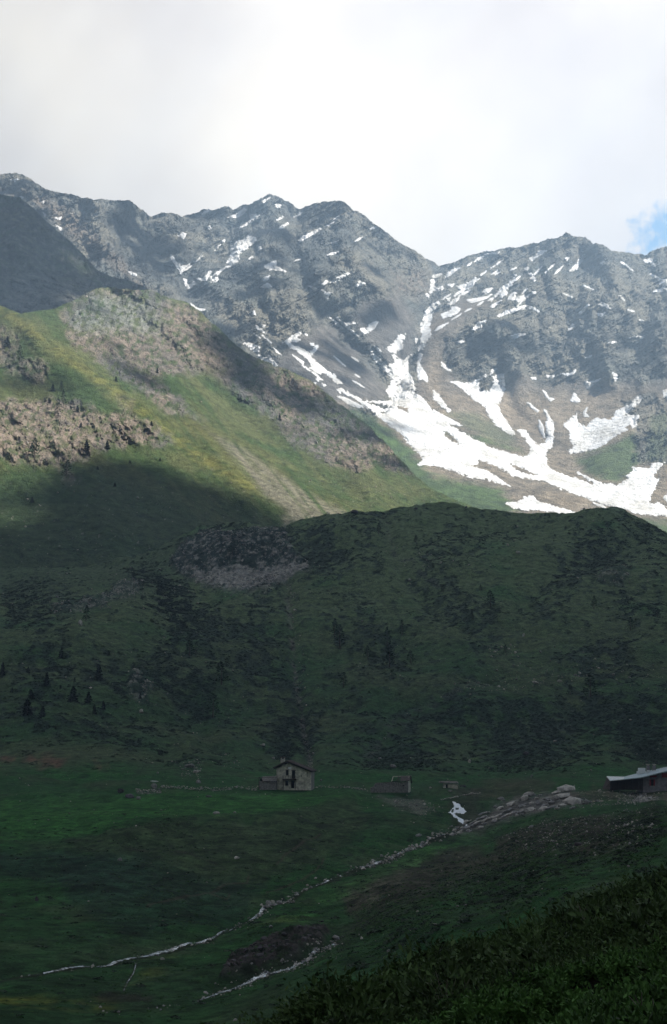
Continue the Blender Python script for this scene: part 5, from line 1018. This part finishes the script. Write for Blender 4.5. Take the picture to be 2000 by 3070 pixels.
# ------------------------------------------------------------------ walls, boulders, slabs
r = random.Random(5)
variants = []
for i in range(8):
    V, Q = rock_mesh(300+i, 1, .8, .8, sub=1); variants.append(mesh_np('stone', V, Q, M_pale if i % 3 else M_stone, None, False, link=False))
def stone(name, pos, size, mesh, parent=None, rz=None):
    o = bpy.data.objects.new(name, mesh); COL.objects.link(o); o.location = pos; o.scale = size; o.rotation_euler = (r.uniform(-.25, .25), r.uniform(-.25, .25), r.uniform(0, 6.28) if rz is None else rz)
    if parent: o.parent = parent
    return o
def dry_wall(label, pts, h, n, lo, hi):
    p0 = AB.at(pts[0][0], pts[0][1]); t = empty('dry_stone_wall', tuple(p0)); tag(t, label, 'stone wall')
    L_ = [0]
    for a, b_ in zip(pts[:-1], pts[1:]): L_.append(L_[-1]+math.hypot(b_[0]-a[0], b_[1]-a[1]))
    for k in range(n):
        s = r.uniform(0, L_[-1]); px = np.interp(s, L_, [p[0] for p in pts]); py = np.interp(s, L_, [p[1] for p in pts]); q = AB.at(px, py); z = r.uniform(0, 1)**1.3*h
        w = r.uniform(lo, hi); stone('stone', (q[0]-p0[0]+r.uniform(-.2, .2), q[1]-p0[1]+r.uniform(-.5, .5), q[2]-p0[2]+z-.1), (w, w*.8, w*.6), r.choice(variants), t)
dry_wall('long tumbled dry stone wall running from the white capped pillar to the house', [(481,2362),(520,2362),(600,2366),(700,2367),(772,2366)], .9, 210, .35, .95)
dry_wall('short tumbled stone wall and rubble to the right of the house', [(934,2362),(960,2365),(1000,2368),(1112,2371)], .5, 90, .3, .9)
dry_wall('low ruined wall corner between the boulders and the white capped pillar', [(410,2378),(440,2381),(470,2379),(484,2375)], 1.3, 110, .45, 1.0)
dry_wall('row of tumbled stones along the hill foot above the waterfall', [(1320,2392),(1380,2384),(1440,2382)], .3, 40, .4, 1.1)
t = empty('stone_pillar', W(462, 2364, 420)); tag(t, 'squat stone pillar with a bright white slab on top, beside the ruined wall', 'stone pillar')
V, Q = rock_mesh(401, 2.1, 1.6, 2.0, .12); mesh_np('base', V, Q, M_stone, None, False, t)
V, Q = rock_mesh(402, 2.6, 1.7, .4, .06); o = mesh_np('cap_slab', V, Q, M_white, None, False, t); o.location = (0, 0, 1.95)
def boulder(px, py, w, h, mat, label, seed, sheet=AB, d=None, tilt=0, name='boulder', cat='boulder', group=None, parent=None):
    q = sheet.at(px, py); m = q[1]/F*1.02; V, Q = rock_mesh(seed, w*m, (d or w*.75)*m, h*m*1.15, .22)
    o = mesh_np(name, V, Q, mat, None, False, parent); o.location = tuple(q+np.array((0, 0, -.06*h*m))); o.rotation_euler = (0, tilt, 0)
    if label: tag(o, label, cat, group)
    return o
for i, (px, py, w, h, mt, lab) in enumerate([
 (361,2373,24,22,M_dark,'dark upright boulder alone at the far left end of the ruined wall'), (391,2390,34,15,M_dark,'long flat dark boulder in front of the ruined wall'), (417,2396,17,14,M_stone,'grey boulder touching the right end of the long flat boulder'),
 (596,2344,17,12,M_stone,'rounded grey boulder on the grass behind the long wall'), (568,2306,30,16,M_stone,'largest rock of the cluster on the slope behind the long wall'), (586,2316,16,8,M_pale,'low pale rock just below the cluster behind the long wall'),
 (649,2454,22,9,M_pale,'pale flat stone on the terrace edge below the house, left one'), (705,2444,14,8,M_stone,'small grey stone on the terrace below the house, right one'), (1255,2503,19,13,M_stone,'rounded grey boulder beside the stream below the waterfall'),
 (710,2572,22,9,M_pale,'pale stone lying on the brown slope above a dark hollow'), (358,2586,16,12,M_stone,'grey stone on the slope just under the terrace path, left one'), (625,2393,22,6,M_dark,'low dark rock on the green terrace below the long wall'),
 (1064,1542,24,14,M_dark,'dark boulder on the crest of the near hill'), (1247,1533,13,8,M_dark,'small dark bump of rock on the hill crest under the green slope'), (1398,1529,9,8,M_dark,'smallest dark rock on the hill crest left of the snow'),
 (1554,1667,16,10,M_pale,'pale boulder on the upper right part of the near hill'), (1322,1690,9,8,M_pale,'small bright stone high on the near hill'), (1570,1894,9,14,M_pale,'upright yellowish stone standing in the middle of the near hill'),
 (1178,2300,24,13,M_stone,'grey boulder on the slope directly above the ruined barn'), (1408,2282,12,13,M_pale,'pale boulder on the hill foot above the small hut'), (1577,2266,20,14,M_dark,'broad dull boulder on the hill foot right of the hut'),
 (788,2220,17,9,M_pale,'pale rock low on the hill above the house chimney'), (425,2140,16,14,M_pale,'pale rock at the bottom of the grey scree on the left'), (1606,2062,24,12,M_pale,'pale flat rock in the stony band of the near hill'),
 (110,2700,14,16,M_dark,'dark upright stone in the lower left meadow'), (1735,2548,26,15,M_dark,'dark rock in the shaded hollow right of the waterfall'), (1388,2362,20,8,M_dark,'dark rock at the head of the waterfall'),
 (1367,2356+30,15,8,M_pale,'yellowish stone directly above the waterfall'), (240,1900-7,14,22,M_pale,'pale upright rock under the stony ridge of the left hill'), (1305,2770+2,14,6,M_pale,'pale stone on the grass strip left of the thicket'),
 (1290,2366,10,5,M_pale,'small pale stone between ruined barn and small hut')]):
    boulder(px, py, w, h, mt, lab, 500+i)
# slabs of bedrock stepping down from the hut to the waterfall
p0 = AB.at(1600, 2420); t = empty('rock_outcrop', tuple(p0)); tag(t, 'outcrop of long pale bedrock slabs stepping down from the mountain hut to the waterfall', 'rock outcrop')
SL = [(1700,2378,60,20,-.05),(1683,2395,56,15,-.12),(1714,2408,62,22,-.08),(1690,2419,44,12,-.1),(1741,2400,22,9,0),(1588,2386,38,14,-.25),(1574,2404,30,17,-.3),(1614,2412,22,13,-.2),(1634,2418,28,12,-.3),(1630,2428,32,13,-.35),(1660,2424,22,11,-.2),(1588,2434,34,16,-.3),
 (1533,2416,34,13,-.25),(1500,2397,30,10,-.3),(1545,2436,26,13,-.3),(1515,2440,50,7,-.45),(1489,2452,46,7,-.45),(1455,2462,42,8,-.4),(1432,2472,38,8,-.4),(1400,2484,30,9,-.4),(1441,2482,28,5,-.15),(1378,2495,24,6,-.35),(1508,2404,20,6,-.3),(1560,2420,26,9,-.3),(1600,2424,20,9,-.2),(1655,2407,24,10,-.2),(1530,2428,26,8,-.35),
 (1470,2446,30,6,-.45),(1765,2404,22,7,0),(1790,2399,18,6,0),(1480,2462,26,6,-.4),(1548,2448,10,6,-.2),(1560,2440,20,9,-.25),(1610,2400,18,8,-.2),(1360,2505,22,6,-.3),(1415,2470,26,7,-.4),(1447,2447,24,6,-.45),(1645,2432,26,8,-.2),(1720,2430,18,8,0),(1670,2434,20,7,0),(1755,2416,26,7,-.1),(1350,2375,18,7,0),(1500,2424,24,7,-.4)]
for k in range(70):
    px = r.uniform(1352, 1760); lo = np.interp(px, [1350,1450,1560,1700,1760], [2506,2490,2452,2428,2418]); up = np.interp(px, [1350,1440,1560,1690,1760], [2492,2440,2392,2376,2395])
    SL.append((px, r.uniform(up, lo), r.uniform(12, 30), r.uniform(4, 8), -.38 if px < 1560 else -.15))
for i, (px, py, w, h, tl) in enumerate(SL):
    q = AB.at(px, py); m = q[1]/F*1.02; V, Q = rock_mesh(700+i, w*m*1.1, w*m*.9, h*m*1.5, .16, 1)
    o = mesh_np('slab', V, Q, M_pale if i in (1,2,3,5,11,12,16,17,18,30) or i % 3 == 0 else M_stone, None, False, t); o.location = tuple(q-p0+np.array((0, 0, -.1*h*m))); o.rotation_euler = (-.15, tl, .2)
# dark rocks of the little gorge by the second stream
p0 = AB.at(850, 2850); t = empty('rock_outcrop', tuple(p0)); tag(t, 'dark purplish rock bank of the small gorge along the lower stream', 'rock outcrop')
for i in range(46):
    s = r.random(); px = 670+300*s+r.uniform(-12, 12); py = np.interp(px, [660,760,850,930,980], [2948,2905,2868,2835,2800])-r.uniform(0, 1)*np.interp(px, [660,800,980], [16,60,40])
    q = AB.at(px, py); w = r.uniform(10, 24)*q[1]/F; V, Q = rock_mesh(800+i, w, w*.8, w*r.uniform(.35, .6), .3)
    o = mesh_np('slab', V, Q, M_dark, None, False, t); o.location = tuple(q-p0); o.rotation_euler = (r.uniform(-.3, .3), r.uniform(-.4, .2), r.uniform(0, 3))
# ------------------------------------------------------------------ trees
M_spr = leaf_mat('spruce_needles', (.016, .024, .013), .45, 1); M_lar = leaf_mat('larch_needles', (.034, .062, .026), .45, 1); M_bark = plain_mat('bark', (.09, .065, .05), .4, 3, .5, .03)
def conifer_mesh(seed, kind):
    rr = np.random.RandomState(seed); V = []; Q = []; dense = kind == 'spruce'; N_ = 420 if dense else 300
    wd = .30 if dense else .34
    lean = rr.normal(0, .03, 2)
    for i in range(N_):
        u = rr.rand()**(.75) if dense else rr.rand()**.9; u = 1-u; h = .06+.92*u if dense else .12+.86*u
        R_ = wd*(1-u)**.85*(.75+.35*math.sin(u*34+rr.rand())) if dense else wd*(1-u)**.7*(.55+.5*rr.rand()); a = rr.uniform(0, 6.283); rad = R_*rr.uniform(.25, 1.05)
        p = np.array([math.cos(a)*rad+lean[0]*h, math.sin(a)*rad+lean[1]*h, h-rad*(.35 if dense else .1)])
        d = np.array([math.cos(a), math.sin(a), -.35 if dense else .1])+rr.normal(0, .3, 3); d /= np.linalg.norm(d); s_ = np.cross(d, rr.normal(size=3)); s_ /= np.linalg.norm(s_); l = (.085 if dense else .055)*rr.uniform(.6, 1.3)
        k = len(V); V += [p-d*l*.6, p+s_*l*.4, p+d*l, p-s_*l*.4]; Q.append((k, k+1, k+2, k+3))
    return mesh_np('crown', V, Q, M_spr if dense else M_lar, None, False, link=False)
def trunk_mesh():
    n = 7; V = []; Q = []
    for j, (z, rr_) in enumerate(((-.05, .03), (.1, .022), (.5, .013), (.93, .002))):
        for i in range(n): a = i*6.283/n; V.append((rr_*math.cos(a), rr_*math.sin(a), z))
    for j in range(3):
        for i in range(n): Q.append((j*n+i, j*n+(i+1) % n, (j+1)*n+(i+1) % n, (j+1)*n+i))
    return mesh_np('trunk', V, Q, M_bark, None, True, link=False)
TRK = trunk_mesh(); CR = {'spruce': [conifer_mesh(i, 'spruce') for i in range(4)], 'larch': [conifer_mesh(20+i, 'larch') for i in range(4)]}
lst = []
def tree(px, py, h, kind, lab, sheet=AB, wide=1.0, name=None):
    q = sheet.at(px, py); H = h*q[1]/F*1.15; o = empty(name or kind+'_tree', tuple(q-np.array((0, 0, .1))), r.uniform(0, 6.28)); o.scale = (H*wide, H*wide, H)
    for nm, me in (('trunk', TRK), ('crown', r.choice(CR[kind]))):
        c = bpy.data.objects.new(nm, me); COL.objects.link(c); c.parent = o
    lst.append((lab, px, py, o, kind))
def zone(kind, px, py):
    return None
for px, py, h, wd in [(183,1970,30,1.1),(8,2018,34,1),(85,2021,18,1.3),(139,2076,36,1.1),(297,2037,42,1.1),(94,2105,26,1.4),(216,2118,42,1.5),(265,2118,30,1.6),(284,2150,26,1.2),(310,2134,24,1.2),(81,2166,42,1.7),(126,2173,30,1.4),(223,2044,12,1.2),(326,1966,15,1),(181,2076,11,1.2),(419,2108,18,1.1),(35,2080,14,1.4)]:
    tree(px, py, h, 'spruce', 'tall black spruce on the lower left hillside' if h >= 34 else 'medium black spruce on the lower left hillside' if h >= 20 else 'tiny black spruce on the lower left hillside', wide=wd)
for px, py, h, wd in [(697,1672,46,1),(258,1868,42,1),(568,1966,50,1),(664,2050,62,1.2),(639,2134,66,1.2),(1471,1815,46,1.3),(1329,1760,20,1.4),(1441,1760,18,1),(1416,1860,26,1.1),(1781,1825,36,1),(1880,1812,22,1),(1890,1882,36,1.4),(1971,1847,24,1.3),(1161,1928,52,1),(1206,1902,42,1),(1168,1999,64,1.1),(1103,1960,36,1.3),(1232,1982,36,1.3),(1019,1934,64,1.2),(1003,1902,50,1),(1771,2099,64,1.3),(1710,2089,30,1.3),(1516,1947,24,1.2),(1135,1599,30,1),(1248,1621,20,1.3),(1648,1549,12,1.2),(1030,2070,40,1.2)]:
    z = 'on the rocky knoll' if px == 697 else 'left of the knoll under the stony ridge' if px == 258 else 'in the hollow below the rocky knoll' if px < 700 else 'in the middle of the near hill' if px < 1300 else 'on the right side of the near hill'
    tree(px, py, h, 'larch', ('tall ' if h >= 48 else 'medium ' if h >= 28 else 'small ')+'green larch '+z, wide=wd*1.1)
for px, py, h, wd in [(20,1037,28,1.3),(60,1089,52,.9),(184,1173,30,1),(190,1212,42,.9),(174,1237,42,1),(158,1173,22,1.2),(232,1237,20,1.2),(103,1372,56,1.2),(261,1353,28,1.3),(322,1347,26,1.3),(242,1279,14,1.4),(200,1428,48,1.2),(471,1118,16,1.3),(455,1279,14,1.5),(348,1144,14,1.3),(390,1389,10,1.5),(293,1408,12,1.2),(480,1382,10,1.6),(345,1460,12,1.5),(97,1508,16,1.6),(839,1260,20,1)]:
    tree(px, py, h, 'spruce' if h < 30 else 'larch', ('tall ' if h >= 40 else 'medium ' if h >= 20 else 'tiny ')+'dark tree on the sunlit rocky spur', sheet=Cs, wide=wd, name='conifer_tree')
ordinals([(l, x, y, o) for l, x, y, o, k in lst if k == 'spruce' and o.name.startswith('spruce')], 'tree', 'black spruces on the lower left hillside')
ordinals([(l, x, y, o) for l, x, y, o, k in lst if o.name.startswith('larch')], 'tree', 'larches scattered over the near hill')
ordinals([(l, x, y, o) for l, x, y, o, k in lst if o.name.startswith('conifer')], 'tree', 'dark trees among the rocks of the spur')
# ------------------------------------------------------------------ foreground odds and ends
M_twig = plain_mat('dead_twigs', (.16, .13, .11), .3, 20, .2, .002); M_dry = plain_mat('dried_flower', (.30, .19, .14), .3, 30, .3, .004); M_petal = plain_mat('white_petals', (.7, .7, .62), .1, 30, 0)
def twig_bush(px, py, h, label, seed, n=9, thick=.006):
    q = FG.at(px, py); rr = random.Random(seed); t = empty('dead_bush', tuple(q)); tag(t, label, 'dead twigs')
    m = q[1]/F
    for i in range(n):
        a = rr.uniform(0, 6.28); H = h*m*rr.uniform(.7, 1.15); p = np.array((0., 0., .0)); d = np.array((math.cos(a)*.45, math.sin(a)*.45, 1.)); V = []; Q = []
        pts = [p+d*H*s+np.array((rr.uniform(-.05, .05), rr.uniform(-.05, .05), 0))*H*(s > 0) for s in (0, .35, .7, 1)]
        segs = [(pts[k], pts[k+1], thick*(1-.28*k)) for k in range(3)]
        for k in (1, 2): segs.append((pts[k], pts[k]+np.array((rr.uniform(-.3, .3), rr.uniform(-.3, .3), .35))*H*.7, thick*.5))
        for a_, b_, w in segs:
            k = len(V); u = np.array((w, 0, 0)); v = np.array((0, w, 0)); V += [a_-u, a_+u, a_+v*1.5, b_-u*.7, b_+u*.7, b_+v]; Q += [(k, k+1, k+4, k+3), (k+1, k+2, k+5, k+4), (k+2, k, k+3, k+5)]
        mesh_np('twig', V, Q, M_twig, None, True, t)
twig_bush(1775, 2735, 90, 'bare grey twigs sticking out of the thicket near its upper edge', 1, 8, .012)
twig_bush(1350, 3010, 120, 'bare grey twigs low in the dark middle of the thicket', 2, 9, .006)
twig_bush(1230, 2985, 110, 'bare brown twigs at the left of the dark thicket', 3, 7, .006)
twig_bush(1400, 2850, 60, 'small bare twigs on the thicket edge beside the grass', 4, 6, .008)
twig_bush(1960, 3010, 150, 'pale dead stems leaning in the bottom right corner', 5, 5, .010)
def flower(px, py, h, label, heads, mat, rad, seed):
    q = FG.at(px, py); m = q[1]/F; t = empty('dried_flower', tuple(q)); tag(t, label, 'flower'); rr = random.Random(seed)
    for dx, dz_ in heads:
        top = (dx*m, 0, (h+dz_)*m); bar('stem', (0, 0, -.05), top, (.004, .003), M_twig, t, 5)
        V, Q = rock_mesh(seed, rad*2*m, rad*2*m, rad*1.6*m, .35, 1); o = mesh_np('flower_head', V, Q, mat, None, False, t); o.location = (top[0], top[1], top[2]-rad*.3*m); seed += 1
flower(1722, 2850, 34, 'pair of brown dried flower heads above the greener undergrowth', [(0, 2), (20, -4)], M_dry, 7, 900)
flower(1592, 2870, 24, 'single brown dried flower head left of the brown pair', [(0, 0)], M_dry, 6, 910)
flower(1316, 3012, 26, 'small white flower cluster low in the thicket', [(0, 2), (14, 4), (2, -12)], M_petal, 5, 920)
flower(1366, 2998, 28, 'lone white flower right of the white cluster', [(0, 0)], M_petal, 4, 930)
flower(1213, 3030, 22, 'lone white flower left of the white cluster', [(0, 0)], M_petal, 4, 940)
boulder(1892, 2762, 16, 10, M_pale, 'small pale bluish stone showing through the thicket', 950, sheet=FG)
